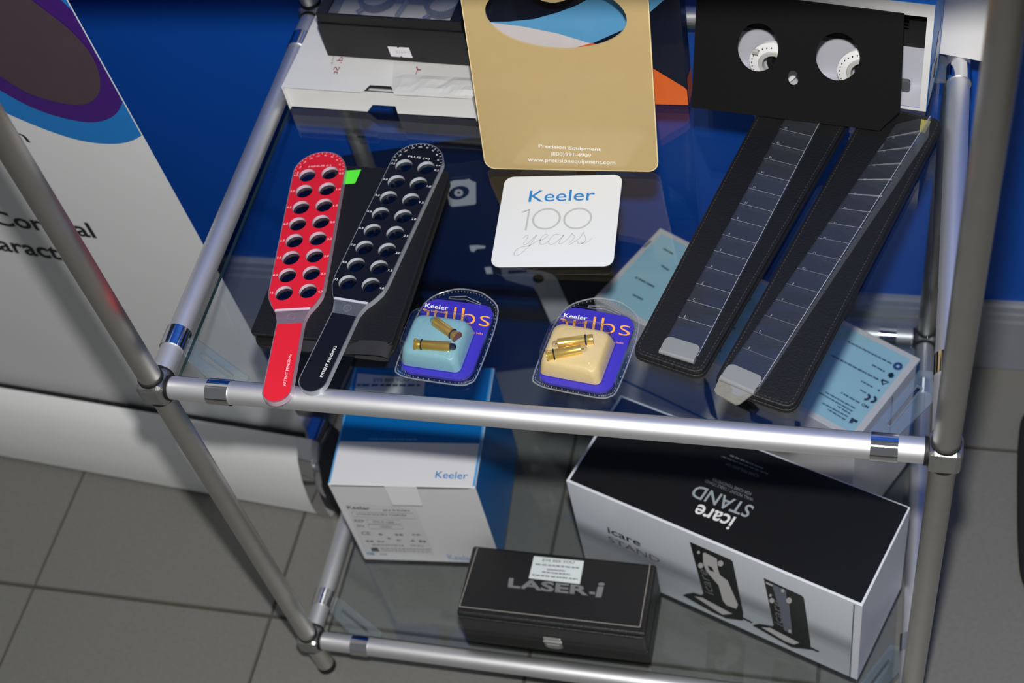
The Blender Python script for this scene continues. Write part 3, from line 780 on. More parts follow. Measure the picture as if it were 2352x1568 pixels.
FFm = HF @ fr((0, 0.0035, 0), (1, 0, 0), (0, 0, 1))
m0, m1_, m2_, m3 = nx(FFm, 846, 262), nx(FFm, 859, 250), nx(FFm, 911, 253), nx(FFm, 916, 268)
hb_.part('front_flap', MB().prism([(0.0015, 0.0012), (m0, 0.0005), (m1_, 0.0125), (m2_, 0.0125), (m3, 0.0005), (cw - 0.0015, 0.0012), (cw - 0.0015, ch - 0.003), (0.0015, ch - 0.003)], -0.0008, 0.0), M_wc, F=FFm)
cr = MB(); rr = random.Random(3); nxg, nyg = 16, 10; gv = []
for j in range(nyg + 1):
    for i in range(nxg + 1):
        u, v = i / nxg, j / nyg
        x = n2 + 0.004 + (cw - 0.002 - n2) * u - (0.02 * v if i == 0 else 0); y = 0.003 + 0.075 * v
        zz = 0.0006 + 0.0022 * abs(math.sin(7 * u + 5 * v + 1.3 * math.sin(9 * v))) * (0.25 + u) + rr.uniform(0, 0.0006)
        if j == 0 or i == 0: zz = 0.0005
        if y > 0.028: zz = 0.0005                      # pressed flat by the box standing on it
        gv.append((x, y, ch + zz))
cr.add(gv, [(j * (nxg + 1) + i, j * (nxg + 1) + i + 1, (j + 1) * (nxg + 1) + i + 1, (j + 1) * (nxg + 1) + i) for j in range(nyg) for i in range(nxg)], 0, False)
hb_.part('crumpled_paper', cr, mat('white_tissue', (214, 213, 210), 0.6, 0, 0.04))
M_rtx = mat('dark_red_ink', (150, 58, 66), 0.6)
rt = MB()
TT = HF @ Matrix.Translation((0, 0, ch + 0.0003))
rt.textpx(TT, 'Med. St', (799, 104), (775, 170), (786, 104), 0); rt.textpx(TT, 'Y', (964, 147), (950, 160), (968, 160), 0.0006)
rt.textpx(TT, 'Service', (774, 108), (763, 149), (769, 106), 0, bold=-0.01)
hb_.part('lettering', rt, M_rtx, F=TT)

# ---- black presentation box with a window lid --------------------------------
o = atz(754, 130, ZU + ch)
GF = frz((o.x, o.y, ZU + ch + 0.0016), -4.1)
gb = Thing('window_box', 'black presentation box with clear window lid and small price sticker', 'box', GF)
gw, gd, gh = 0.186, 0.102, 0.0505
bx_ = MB(); T = 0.003
bx_.box(0, 0, 0, gw, T, gh).box(0, gd - T, 0, gw, gd, gh).box(0, T, 0, T, gd - T, gh).box(gw - T, T, 0, gw, gd - T, gh).box(T, T, 0, gw - T, gd - T, 0.004)
gb.part('tray', bx_, M_black, bevel=0.0006)
gb.part('lining', MB().box(T + 0.0002, T + 0.0002, 0.004, gw - T - 0.0002, gd - T - 0.0002, 0.026), mat('cream_lining', (226, 222, 214), 0.8, 0, 0.08, 30, 0.4, 60))
fw = 0.016
lid = MB(); lz0, lz1 = gh, gh + 0.0145
lid.prism(rect(0.0015, 0.0015, gw - 0.0015, gd - 0.0015), lz0 + 0.0012, lz1, holes=[rect(fw, 0.0040, gw - fw, gd - 0.008)])
ld = gb.part('lid_frame', lid, mat('black_lid', (17, 17, 18), 0.5), bevel=0.0006)
gb.part('lid_window', MB().box(fw - 0.002, 0.0030, lz1 - 0.0022, gw - fw + 0.002, gd - 0.006, lz1 - 0.0016), clear('lid_film', (0.95, 0.95, 0.95), 0.08, 0.06, 0.10, (210, 210, 205)), parent=ld)
GFF = GF @ fr((0, -0.0002, 0), (1, 0, 0), (0, 0, 1))
def kp_(x, y): return (870 + x / 23.52, 90 + y / 23.52)
st = MB().flatpx(GFF, [kp_(470, 380), (911.5, 107.2), (914, 110), (917.5, 107.8), kp_(1630, 450), kp_(1840, 1000), (925, 131), (921.5, 128), (919, 130.5), kp_(680, 915)], 0.0003)
stk = gb.part('price_sticker', st, mat('price_sticker_paper', (225, 222, 226), 0.6), F=GFF)
gb.part('price_lettering', MB().textpx(GFF, '31691', kp_(960, 740), kp_(1600, 780), kp_(900, 610), 0.0005, bold=-0.015), mat('faint_ink', (150, 150, 156), 0.7), F=GFF, parent=stk)
# trial frame lying in the box
LI = GF @ Matrix.Translation((0, 0, 0.036))
tf = Thing('trial_spectacles', 'grey trial spectacles with toothed lens rings seen under the window lid', 'spectacles', GF @ Matrix.Translation((0.09, 0.045, 0.026)))
M_tfd = mat('dark_anodised', (52, 56, 62), 0.35, 0.6); M_teal = mat('teal_tooth', (40, 84, 110), 0.4, 0.3)
cs_ = [(onp(LI, 867, -6), 0.0215), (onp(LI, 1020, 8), 0.0215)]
for (c, R) in cs_:
    rg = tf.part('lens_ring', MB().lathe((c[0], c[1], -0.004), (0, 0, 1), [(0, R - 0.003), (0, R + 0.002), (0.007, R + 0.002), (0.007, R - 0.003), (0, R - 0.003)], 40), M_tfd, F=LI)
    tk = MB()
    for i in range(48):
        a = 2 * math.pi * i / 48; ca, sa = math.cos(a), math.sin(a)
        q = [(R - 0.0025, -0.0006), (R + 0.0024, -0.0006), (R + 0.0024, 0.0006), (R - 0.0025, 0.0006)]
        tk.prism([(c[0] + r * ca - w_ * sa, c[1] + r * sa + w_ * ca) for r, w_ in q], 0.003, 0.0046)
    tf.part('ring_teeth', tk, M_teal, F=LI, parent=rg)['kind'] = 'stuff'
    tf.part('adjusting_screw', MB().cyl((c[0] - 0.012, c[1] - 0.022, -0.002), (c[0] - 0.018, c[1] - 0.029, -0.002), 0.0036, seg=16), M_chrome, F=LI)
ca_, cb_ = cs_[0][0], cs_[1][0]
tf.part('bridge_bar', MB().box(ca_[0] + 0.02, ca_[1] - 0.004, -0.004, cb_[0] - 0.02, ca_[1] + 0.004, 0.003), M_tfd, F=LI)
tf.part('nose_rest', MB().cyl(((ca_[0] + cb_[0]) / 2 - 0.004, ca_[1] - 0.004, 0), ((ca_[0] + cb_[0]) / 2 - 0.008, ca_[1] - 0.030, 0), 0.003, seg=12), mat('grey_plastic_arm', (120, 128, 138), 0.4), F=LI)
tf.part('side_arm', MB().cyl((ca_[0] - 0.0235, ca_[1], 0.0), (ca_[0] - 0.028, ca_[1] + 0.022, 0.0), 0.0018, seg=10), M_chrome, F=LI)
kn = onp(LI, 1049, 50); tf.part('side_arm', MB().cyl((cb_[0] + 0.0235, cb_[1], 0.0), (cb_[0] + 0.026, cb_[1] + 0.022, 0.0), 0.0018, seg=10), M_chrome, F=LI)
tf.part('hinge_knob', MB().lathe((kn[0], kn[1], -0.003), (0, 0, 1), [(0, 0.0001), (0, 0.0036), (0.005, 0.0036), (0.006, 0.002), (0.006, 0.0001)], 16), M_chrome, F=LI)

# ---- navy printed box -----------------------------------------------------
NB = fr((0.5085, 0.4440, ZU), (1, 0, 0), (0, 1, 0))
nv = Thing('printed_upright_box', 'tall navy box printed with light blue, white and orange swooshes behind tan board', 'box', NB)
bw, bh, bd = 0.2350, 0.400, 0.030
M_navy = mat('navy_print', (16, 22, 40), 0.25, 0, 0.05, 30, coat=0.3)
nv.part('body', MB().box(-bw, 0, 0, 0, bd, bh), M_navy, bevel=0.0008)
NP = NB @ fr((0, 0, 0), (1, 0, 0), (0, 0, 1))
def clipbox(F, pts): return [(max(-bw + 0.001, min(-0.0006, onp(F, *p)[0])), max(0.001, min(bh - 0.001, onp(F, *p)[1]))) for p in pts]
M_lb = mat('light_blue_print', (98, 168, 216), 0.3); M_wp = mat('pale_print', (222, 216, 216), 0.3); M_op = mat('orange_swoosh', (226, 104, 40), 0.3)
def k2(x, y): return (1040 + x / 3.734, y / 3.734)
nv.part('light_blue_swoosh', MB().flat(clipbox(NP, [k2(*p) for p in [(250, 186), (480, 182), (700, 160), (900, 105), (1060, 45), (1250, -60), (1500, -260), (1900, -260), (1830, -20), (1685, 108), (1465, 250), (1190, 372), (900, 285), (600, 225), (290, 186)]]), 0.0005), M_lb, F=NP)
nv.part('pale_swoosh', MB().flat(clipbox(NP, [k2(*p) for p in [(220, 186), (290, 186), (600, 225), (900, 285), (1190, 372), (1000, 440), (700, 520), (100, 560), (60, 300)]]), 0.0004), M_wp, F=NP)
nv.part('orange_swoosh', MB().flat(clipbox(NP, [k2(*p) for p in [(700, 520), (1000, 420), (1190, 366), (1260, 380), (1500, 460), (1720, 585), (1985, 745), (2010, 770), (2030, 918), (1400, 930), (700, 930)]]), 0.0006), M_op, F=NP)
NS = NB @ fr((0.0004, 0, 0), (0, 1, 0), (0, 0, 1))
nv.part('orange_side', MB().flat([(0.0008, 0.001), (bd - 0.0008, 0.001), (bd - 0.0008, 0.032), (0.0008, 0.040)], 0), M_op, F=NS)

# ---- tan mask board ----------------------------------------------------------
lean = math.radians(13.6); ta = math.radians(1.6)
u = Vector((math.cos(ta), math.sin(ta), 0)); bk = Vector((-math.sin(ta), math.cos(ta), 0))
v = bk * math.sin(lean) + Vector((0, 0, 1)) * math.cos(lean)
p0 = atz(1310, 391, ZU)
TB = fr((p0.x, p0.y, ZU + 0.0002), u, v)
tm = Thing('mask_board', 'tan acrylic board with rounded corners and goggle-shaped cut-out, leaning', 'board', TB)
xl, xr = onp(TB, 1086, 190)[0], onp(TB, 1501, 190)[0]
hole = []
for i in range(72):
    a = 2 * math.pi * i / 72; x = 1276.5 + 163 * math.cos(a); y = 36 + 76 * math.sin(a) + 0.065 * (163 * math.cos(a))
    if math.sin(a) < 0 and abs(x - 1270) < 60:
        d = (x - 1270) / 60; y = max(y, -40 + 46 * (1 - d * d) ** 0.5 if abs(d) < 1 else y)
    hole.append(tuple(onp(TB, x, y)))
M_tan = mat('tan_acrylic', (184, 160, 112), 0.12, 0, 0.035, 60, 0, 1, 0.45)
M_tane = mat('pale_tan_edge', (232, 208, 158), 0.25)
TH = 0.27
tm.part('board', MB().prism(rrect(xl, 0, xr, TH, 0.012, 8), -0.0030, 0.0, holes=[hole], mside=1), [M_tan, M_tane])
rim = MB()
ro_ = rrect(xl, 0, xr, TH, 0.012, 8); ri_ = rrect(xl + 0.0011, 0.0011, xr - 0.0011, TH - 0.0011, 0.011, 8)
nn = len(ro_)
rim.add([(p[0], p[1], 0.0002) for p in ro_] + [(p[0], p[1], 0.0002) for p in ri_], [(i, (i + 1) % nn, nn + (i + 1) % nn, nn + i) for i in range(nn)])
tm.part('pale_rim', rim, M_tane)
sx_ = p0.x + (xl + xr) / 2; q1 = TB @ Vector(((xl + xr) / 2, 0.13, -0.003)); q0y = q1.y + 0.045      # rear leg down to the glass
tm.part('back_strut', MB().hexa([(sx_ - 0.012, q0y, ZU), (sx_ + 0.012, q0y, ZU), (sx_ + 0.012, q0y + 0.003, ZU), (sx_ - 0.012, q0y + 0.003, ZU)],
    [(sx_ - 0.012, q1.y - 0.001, q1.z), (sx_ + 0.012, q1.y - 0.001, q1.z), (sx_ + 0.012, q1.y + 0.003, q1.z), (sx_ - 0.012, q1.y + 0.003, q1.z)]), M_tane, F=I4)
M_wpr = mat('white_print', (240, 238, 232), 0.5)
for txt, pl, pr, pt, bo in (('Precision Equipment', (737, 1273), (1270, 1303), (737, 1236), 0.012), ('(800)991-4909', (840, 1340), (1185, 1356), (840, 1300), 0.0), ('www.precisionequipment.com', (645, 1392), (1393, 1420), (645, 1350), 0.004)):
    tm.part('lettering', MB().textpx(TB, txt, k2(*pl), k2(*pr), k2(*pt), 0.0003, bold=bo), M_wpr, F=TB)

# ---- blue and white instrument carton with its instrument ----------------------
ya = math.radians(-9)
IB = frz((0.7715, 0.4445, ZU), -9)
iw, ih, idp = 0.252, 0.150, 0.064
ic = Thing('instrument_carton', 'open blue and white carton holding a white dial instrument beside the post', 'carton', IB)
M_cblue = mat('carton_blue', (22, 128, 214), 0.4, 0, 0.04)
sh_ = MB(); t_ = 0.0022
sh_.box(-iw, 0, 0, 0, idp, t_).box(-iw, 0, ih - t_, 0, idp, ih).box(-iw, 0, t_, -iw + t_, idp, ih - t_).box(-t_, 0, t_, 0, idp, ih - t_).box(-iw, idp - t_, 0, 0, idp, ih)
ic.part('sleeve', sh_, M_cblue, bevel=0.0005)
lp_ = MB()
lp_.prism(rect(-iw + 0.0004, 0.0004, -0.0004, ih - 0.0004), 0.0, 0.001, holes=[rect(-iw + 0.006, 0.0034, -0.0075, ih - 0.0165)])
FI = IB @ fr((0, 0, 0), (1, 0, 0), (0, 0, 1))
ic.part('front_lip', lp_, M_white, F=FI)
ic.part('lining_dark', MB().box(-iw + 0.0026, 0.042, 0.052, -0.0060, idp - 0.003, ih - 0.0168).box(-iw + 0.0026, 0.0006, ih - 0.0172, -0.0060, 0.03, ih - 0.0162).box(-0.0068, 0.0006, 0.052, -0.0058, 0.03, ih - 0.0165), mat('black_foam_lining', (15, 15, 17), 0.9))
ic.part('lining_grey', MB().box(-iw + 0.0026, 0.0016, 0.0024, -0.0062, idp - 0.003, 0.0036).box(-iw + 0.0026, 0.035, 0.0024, -0.0062, idp - 0.003, 0.052), mat('grey_lining', (196, 196, 206), 0.6, 0, 0.03))
SI = IB @ fr((0.0003, 0, 0), (0, 1, 0), (0, 0, 1))
ic.part('side_print', MB().flat([(0.004, 0.006), (0.012, 0.004), (0.052, 0.018), (0.058, 0.105), (0.050, 0.070), (0.040, 0.080), (0.026, 0.050), (0.010, 0.060), (0.003, 0.030)], 0.0002), mat('pale_side_print', (200, 206, 214), 0.4), F=SI)
ic.part('side_eyepiece_print', MB().flat(ell(0.036, 0.032, 0.010, 0.013), 0.0004).flat(ell(0.036, 0.032, 0.006, 0.008), 0.0006, 1), [M_ink, M_grey], F=SI)
inst = Thing('trial_lens_instrument', 'white dial trial instrument packed inside the blue and white carton', 'instrument', IB @ Matrix.Translation((-0.12, 0.02, 0.052)))
FD = IB @ fr((0, 0.0095, 0), (1, 0, 0), (0, 0, 1))
M_dial = mat('white_dial', (250, 250, 250), 0.35, 0, 0.01); M_dg = mat('grey_dial', (196, 194, 190), 0.4)
for (cx, cy, R) in ((1778, 148, 0.0285), (1985, 168, 0.0300)):
    c = onp(FD, cx, cy)
    d = inst.part('dial', MB().lathe((c[0], c[1], -0.004), (0.0, 0.12, 1), [(0, R), (0.004, R), (0.006, R - 0.0105)], 48), M_dial, F=FD)
    inst.part('dial_inner_ring', MB().lathe((c[0], c[1], -0.004), (0.0, 0.12, 1), [(0.006, R - 0.0105), (0.0075, R - 0.0115), (0.0075, R - 0.0155), (0.0, R - 0.0158)], 48), M_dg, F=FD, parent=d)
    inst.part('lens_tube', MB().lathe((c[0] + 0.004, c[1] - 0.006, -0.022), (0.0, 0.12, 1), [(0, R - 0.013), (0.012, R - 0.013), (0.012, R - 0.019), (0, R - 0.019)], 40), M_rubber, F=FD)
    tk = MB()
    for a in range(95, 260, 12):
        ar = math.radians(a); rr_ = R - 0.003; tk.prism(ell(c[0] + rr_ * math.cos(ar), c[1] + rr_ * math.sin(ar), 0.0007, seg=8), 0.0012, 0.0022)
    inst.part('dial_marks', tk, M_ink, F=FD, parent=d)['kind'] = 'stuff'
k_ = onp(FD, 1738, 112)
inst.part('dial_tab', MB().box(k_[0] - 0.004, k_[1] - 0.004, 0.002, k_[0] + 0.003, k_[1] + 0.002, 0.006), M_dg, F=FD, bevel=0.001)
inst.part('cross_bar', MB().cyl((-iw + 0.03, 0.095, -0.02), (-0.03, 0.095, -0.02), 0.004, seg=16), M_chrome, F=FD)
k_ = onp(FD, 2077, 188)
inst.part('lever', MB().prism(rrect(k_[0] - 0.006, k_[1] - 0.008, k_[0] + 0.007, k_[1] + 0.006, 0.003), 0.0005, 0.005), mat('grey_lever', (120, 122, 126), 0.3, 0.5), F=FD, bevel=0.0012)

# ---- black foam sheet with two eye holes ---------------------------------------
zf = ZU + 0.0192
a, b = atz(1588, 247, zf), atz(2062, 306, zf)
uu = (b - a).normalized(); bk = Vector((-uu.y, uu.x, 0)); ln = math.radians(24.5)
FB = fr(a + Vector((0, 0, 0.0002)), uu, bk * math.sin(ln) + Vector((0, 0, 1)) * math.cos(ln))
fs = Thing('foam_sheet', 'black foam sheet with two eye holes and a small notch, leaning on carton', 'foam sheet', FB)
outl = [onp(FB, *p) for p in [(1588, 247), (2020, 300), (2066, 256), (2069, 200), (2076, 33), (1601, -26)]]
outl = [(p.x, max(p.y, 0.0)) for p in outl]
hl = [[tuple(onp(FB, cx + rx * math.cos(t), cy + ry * math.sin(t))) for t in [2 * math.pi * i / 36 for i in range(36)]] for cx, cy, rx, ry in ((1740, 110, 48, 57), (1923.5, 131.5, 51.5, 56.5), (1821, 180, 13, 18))]
M_foam = mat('black_foam', (17, 17, 18), 0.95, 0, 0.15, 300, 0.25, 900, 0.2)
fs.part('sheet', MB().prism(outl, -0.005, 0.0, holes=hl), M_foam)

# ---- white carton behind ---------------------------------------------------
o = atz(2178, 127, ZU + TR + 0.0003); o2 = atz(2264, 143, ZU + TR + 0.0003)
WFm = frz(o, math.degrees(math.atan2(o2.y - o.y, o2.x - o.x)))
wc = Thing('plain_white_carton', 'plain white carton resting across the back corner rails behind the blue carton', 'carton', WFm)
wc.part('body', MB().box(-0.012, 0, 0, 0.062, 0.056, 0.17), M_white, bevel=0.0006)
wc.part('tape_seam', MB().box(0.022, 0.001, 0.17, 0.026, 0.055, 0.1703), mat('clear_tape', (200, 196, 186), 0.3))

# ================================================================== things on the lower shelf
# ---- blue and white charger carton -----------------------------------------
KF = frz((0.0437, 0.1313, ZL), 4.7)
kw, kd, kh = 0.201, 0.192, 0.2062
kb = Thing('charger_carton', 'cube carton with white front, blue side and half blue top', 'carton', KF)
M_kw = mat('charger_white', (228, 228, 231), 0.42, 0, 0.02); M_kblue = mat('charger_blue', (8, 110, 184), 0.3, 0, 0.03); M_klb = mat('charger_light_blue', (92, 170, 226), 0.35)
kb.part('body', MB().box(0, 0, 0, kw, kd, kh), M_kw, bevel=0.0012)
KT = KF @ Matrix.Translation((0, 0, kh)); KFr = KF @ fr((0, 0, 0), (1, 0, 0), (0, 0, 1)); KS = KF @ fr((kw, 0, 0), (0, 1, 0), (0, 0, 1))
def k4(x, y): return (720 + x / 3.136, 820 + y / 3.136)
ysp = onp(KT, 940, 1016)[1]
kb.part('blue_top_print', MB().flat(rect(0.003, ysp, kw - 0.004, kd - 0.001), 0.0004), M_kblue, F=KT)
kb.part('light_blue_border', MB().flat(rect(0.0005, 0.002, 0.003, kd - 0.001), 0.0004), M_klb, F=KT)
kb.part('light_blue_border', MB().flat(rect(kw - 0.004, 0.002, kw - 0.0006, kd - 0.001), 0.0004), M_klb, F=KT)
kb.part('blue_side_print', MB().flat(rect(0.0008, 0.001, kd - 0.001, kh - 0.0012), 0.0004), M_kblue, F=KS)
kt_ = MB(); kt_.textpx(KT, 'Keeler', k4(876, 872), k4(1108, 880), k4(886, 822), 0.0006, bold=0.004)
kt_.textpx(KFr, 'Keeler', (1030, 1282), (1092, 1287), (1026, 1270), 0.0006)
kb.part('logo_lettering', MB().textpx(KT, 'Keeler', k4(876, 872), k4(1108, 880), k4(886, 822), 0.0006, bold=0.004), M_kb, F=KT)
kb.part('front_logo_lettering', MB().textpx(KFr, 'Keeler', (1032, 1284), (1092, 1288), (1026, 1272), 0.0006), mat('pale_blue_ink', (130, 172, 214), 0.5), F=KFr)
kb.part('small_print', dashes(MB(), KT, k4(395, 590), k4(745, 594), 0.002, 14, 0.0006), M_klb, F=KT)
tabp = [onp(KFr, *p) for p in [(884, 1118), (958, 1121), (958, 1153), (893, 1150)]]
tx0, tx1 = tabp[0][0], tabp[1][0]; tzb = tabp[3][1]
tab = MB().add([(tx0, kh, 0.0004), (tx1, kh, 0.0004), (tx1 + 0.001, tzb, 0.0060), (tx0 + 0.003, tzb, 0.0060), (tx0, kh, -0.0004), (tx1, kh, -0.0004), (tx1 + 0.001, tzb, 0.0052), (tx0 + 0.003, tzb, 0.0052)], [(0, 1, 2, 3), (7, 6, 5, 4), (0, 4, 5, 1), (1, 5, 6, 2), (2, 6, 7, 3), (3, 7, 4, 0)])
tf_ = kb.part('tuck_tab', tab, M_kw, F=KFr)
kb.part('tab_top', MB().prism([(tx0, -0.002), (tx1, -0.002), (tx1 - 0.006, 0.006), ((tx0 + tx1) / 2, 0.0115), (tx0 + 0.006, 0.006)], 0.0002, 0.0012), M_kw, F=KT, parent=tf_)
M_gap = mat('card_gap', (96, 90, 82), 0.8)
kb.part('flap_gap', MB().flat([(0.004, kh - 0.0035), (tx0, kh - 0.0028), (tx0, kh - 0.0006), (0.004, kh - 0.0009)], 0.0005), M_gap, F=KFr)
kb.part('flap_gap', MB().flat([(tx1, kh - 0.0050), (kw - 0.012, kh - 0.0030), (kw - 0.004, kh - 0.0008), (tx1, kh - 0.0006)], 0.0005), M_gap, F=KFr)
# front label
lb = MB().flatpx(KFr, [k4(215, 1040), k4(735, 1085), k4(868, 1418), k4(372, 1402)], 0.0004)
lab = kb.part('front_label', lb, mat('label_paper', (222, 222, 224), 0.25), F=KFr)
def k9(x, y): return (780 + x / 7.84, 1120 + y / 7.84)
lt = MB()
lt.textpx(KFr, 'Keeler', k9(150, 372), k9(560, 392), k9(120, 315), 0.0007, bold=0.02)
lt.textpx(KFr, 'LITHIUM DOUBLE CHARGER', k9(315, 480), k9(1215, 508), k9(300, 445), 0.0007)
lt.textpx(KFr, 'REF', k9(275, 605), k9(455, 612), k9(260, 560), 0.0007); lt.textpx(KFr, 'SN', k9(320, 695), k9(450, 702), k9(305, 655), 0.0007)
lt.textpx(KFr, '1941-P-1368', k9(600, 618), k9(980, 630), k9(590, 585), 0.0007); lt.textpx(KFr, '165021', k9(735, 708), k9(945, 716), k9(725, 675), 0.0007)
lt.textpx(KFr, 'CE', k9(405, 835), k9(565, 842), k9(385, 780), 0.0007)
dashes(lt, KFr, k9(950, 395), k9(1260, 405), 0.0022, 6, 0.0007, 0, 2); dashes(lt, KFr, k9(780, 395), k9(920, 400), 0.0022, 2, 0.0007, 0, 2)
for i, (x0_, y0_, x1_, y1_, hh) in enumerate(((590, 1015, 1160, 1035, .0018), (1280, 1030, 1520, 1042, .0018), (740, 1080, 1640, 1105, .0014), (760, 1118, 1640, 1145, .0014), (730, 1185, 850, 1190, .002), (480, 950, 610, 955, .004), (680, 955, 800, 960, .003), (870, 900, 930, 905, .004), (1030, 935, 1105, 940, .003), (1290, 945, 1370, 950, .004), (1430, 950, 1570, 960, .005), (710, 830, 790, 835, .004), (1000, 835, 1150, 840, .004), (1310, 835, 1480, 840, .003))):
    dashes(lt, KFr, k9(x0_, y0_), k9(x1_, y1_), hh, max(1, int((x1_ - x0_) / 60)), 0.0007, 0, i, 0.75)
for pts in ([(210, 420), (1330, 455), (1365, 550), (240, 510)], [(490, 560), (1090, 575), (1120, 640), (510, 640)], [(515, 650), (1120, 665), (1150, 735), (540, 730)]):
    lt.ribpx(KFr, [k9(*p) for p in pts + pts[:1]], 0.0006, 0.0007, sm=False)
lt.flatpx(KFr, [k9(*p) for p in [(565, 1075), (650, 1065), (690, 1075), (725, 1140), (580, 1135)]], 0.0007)
kb.part('label_lettering', lt, mat('label_ink', (92, 94, 96), 0.6), F=KFr, parent=lab)
kb.part('label_stamp', dashes(MB(), KFr, k9(490, 1175), k9(650, 1185), 0.007, 2, 0.0006), mat('stamp_blue', (120, 165, 205), 0.6), F=KFr, parent=lab)
# seller sticker on the top
sk = kb.part('seller_sticker', MB().flatpx(KT, [k4(318, 118), k4(806, 160), k4(792, 300), k4(292, 300)], 0.0007), mat('sticker_paper', (214, 214, 212), 0.35), F=KT)
sl = MB(); sl.textpx(KT, 'EYE BEE YOU', k4(432, 182), k4(684, 180), k4(436, 155), 0.0010, bold=0.02); dashes(sl, KT, k4(318, 203), k4(775, 205), 0.004, 9, 0.0010)
kb.part('sticker_lettering', sl, mat('sticker_ink', (70, 76, 76), 0.6), F=KT, parent=sk)

# ---- stand carton ---------------------------------------------------------
IF = frz((0.3605, 0.1703, ZL), -19.1)
L_, D_, H_ = 0.402, 0.148, 0.2075
sc = Thing('stand_carton', 'long white carton with black top and pictures of stands on its front', 'carton', IF)
M_sw = mat('stand_white', (230, 234, 242), 0.35, 0, 0.03)
sc.part('body', MB().box(0, 0, 0, L_, D_, H_), M_sw, bevel=0.001)
IT = IF @ Matrix.Translation((0, 0, H_)); IFr = IF @ fr((0, 0, 0), (1, 0, 0), (0, 0, 1))
sc.part('black_top_print', MB().flat([(0.004, 0.003), (L_ - 0.003, 0.003), (L_ - 0.002, D_ - 0.002), (0.004, D_ - 0.003)], 0.0004), mat('black_satin_print', (19, 19, 20), 0.4, 0, 0.05), F=IT)
def k8(x, y): return (1560 + x / 7.129, 1020 + y / 7.129)
sc.part('logo_lettering', MB().textpx(IT, 'icare', k8(942, 1200), k8(330, 975), k8(805, 1405), 0.0008, bold=0.014), M_acr, F=IT)
sc.part('stand_lettering', MB().textpx(IT, 'STAND', k8(1240, 1022), k8(300, 665), k8(1110, 1212), 0.0008, bold=0.01), mat('silver_grey_print', (158, 168, 174), 0.4), F=IT)
sm_ = MB()
sm_.textpx(IT, 'WALL MOUNT / TABLE STAND', k8(1218, 890), k8(440, 578), k8(1200, 938), 0.0008); sm_.textpx(IT, 'FOR ICARE TONOMETER', k8(1185, 795), k8(555, 552), k8(1165, 842), 0.0008)
sm_.textpx(IT, 'ICARE FINLAND OY', k8(1305, 505), k8(775, 300), k8(1285, 550), 0.0008)
dashes(sm_, IT, k8(1370, 400), k8(835, 185), 0.0022, 8, 0.0008, 0, 4); dashes(sm_, IT, k8(1455, 490), k8(690, 200), 0.0015, 12, 0.0008, 0, 5)
sc.part('small_lettering', sm_, mat('dim_silver_print', (120, 126, 130), 0.5), F=IT)['kind'] = 'stuff'
def k5(x, y): return (1340 + x / 4.0552, 1190 + y / 4.0552)
def horizon_mat():
    m = mat('horizon_print', (230, 234, 242), 0.35, 0, 0.0)
    nt = m.node_tree; b = nt.nodes['Principled BSDF']
    tc = nt.nodes.new('ShaderNodeTexCoord'); sx = nt.nodes.new('ShaderNodeSeparateXYZ'); nt.links.new(tc.outputs['Object'], sx.inputs[0])
    dv = nt.nodes.new('ShaderNodeMath'); dv.operation = 'DIVIDE'; dv.inputs[1].default_value = H_; nt.links.new(sx.outputs['Z'], dv.inputs[0])
    rp = nt.nodes.new('ShaderNodeValToRGB'); nt.links.new(dv.outputs[0], rp.inputs[0])
    el = rp.color_ramp.elements; el[0].position = 0.0; el[0].color = (*lin((196, 204, 212)), 1); el[1].position = 1.0; el[1].color = (*lin((234, 238, 246)), 1)
    for p_, c_ in ((0.28, (188, 196, 204)), (0.40, (152, 156, 162)), (0.46, (168, 172, 180)), (0.56, (218, 224, 234))):
        e = el.new(p_); e.color = (*lin(c_), 1)
    nt.links.new(rp.outputs[0], b.inputs['Base Color'])
    return m
sc.part('front_print', MB().flat(rect(0.0012, 0.0012, L_ - 0.011, H_ - 0.0012), 0.0002), horizon_mat(), F=IFr)
fl_ = MB(); fl_.textpx(IFr, 'icare', k5(232, 132), k5(535, 262), k5(222, 75), 0.0006, bold=0.014)
sc.part('front_logo_lettering', fl_, mat('dark_teal_ink', (20, 34, 40), 0.5), F=IFr)
sc.part('front_stand_lettering', MB().textpx(IFr, 'STAND', k5(238, 207), k5(715, 418), k5(230, 158), 0.0006), mat('mid_grey_ink', (92, 94, 98), 0.5), F=IFr)
M_pw = mat('picture_white', (206, 204, 204), 0.4); M_pg = mat('picture_grey', (108, 116, 130), 0.4); M_pk = mat('picture_black', (22, 24, 26), 0.4); M_pd = mat('picture_text', (120, 122, 124), 0.5)
pic = MB()
pic.flatpx(IFr, [k5(*p) for p in [(990, 215), (1372, 382), (1392, 400), (1490, 880), (1485, 950), (1330, 930), (1200, 872), (925, 715), (960, 700), (1030, 690), (1100, 712), (1118, 700)]], 0.0004, 0)
pic.flatpx(IFr, [k5(*p) for p in [(1115, 320), (1135, 315), (1245, 372), (1255, 470), (1275, 525), (1345, 575), (1442, 800), (1425, 838), (1335, 805), (1300, 760), (1262, 620), (1150, 490), (1118, 420)]], 0.0007, 1)
pic.flatpx(IFr, [k5(*p) for p in [(1158, 435), (1200, 450), (1222, 495), (1180, 480)]], 0.0009, 0)
pic.flatpx(IFr, [k5(*p) for p in [(1035, 722), (1110, 735), (1390, 885), (1300, 893), (1230, 850)]], 0.0007, 1)
for c, r in (((1280, 415), 26), ((1095, 435), 24), ((1265, 553), 18), ((1075, 312), 14)):
    pic.flatpx(IFr, [k5(c[0] + r * math.cos(t), c[1] + r * 1.1 * math.sin(t)) for t in [2 * math.pi * i / 16 for i in range(16)]], 0.0008, 1)
pic.textpx(IFr, 'icare', k5(1222, 715), k5(1150, 485), k5(1135, 680), 0.0008, 3)
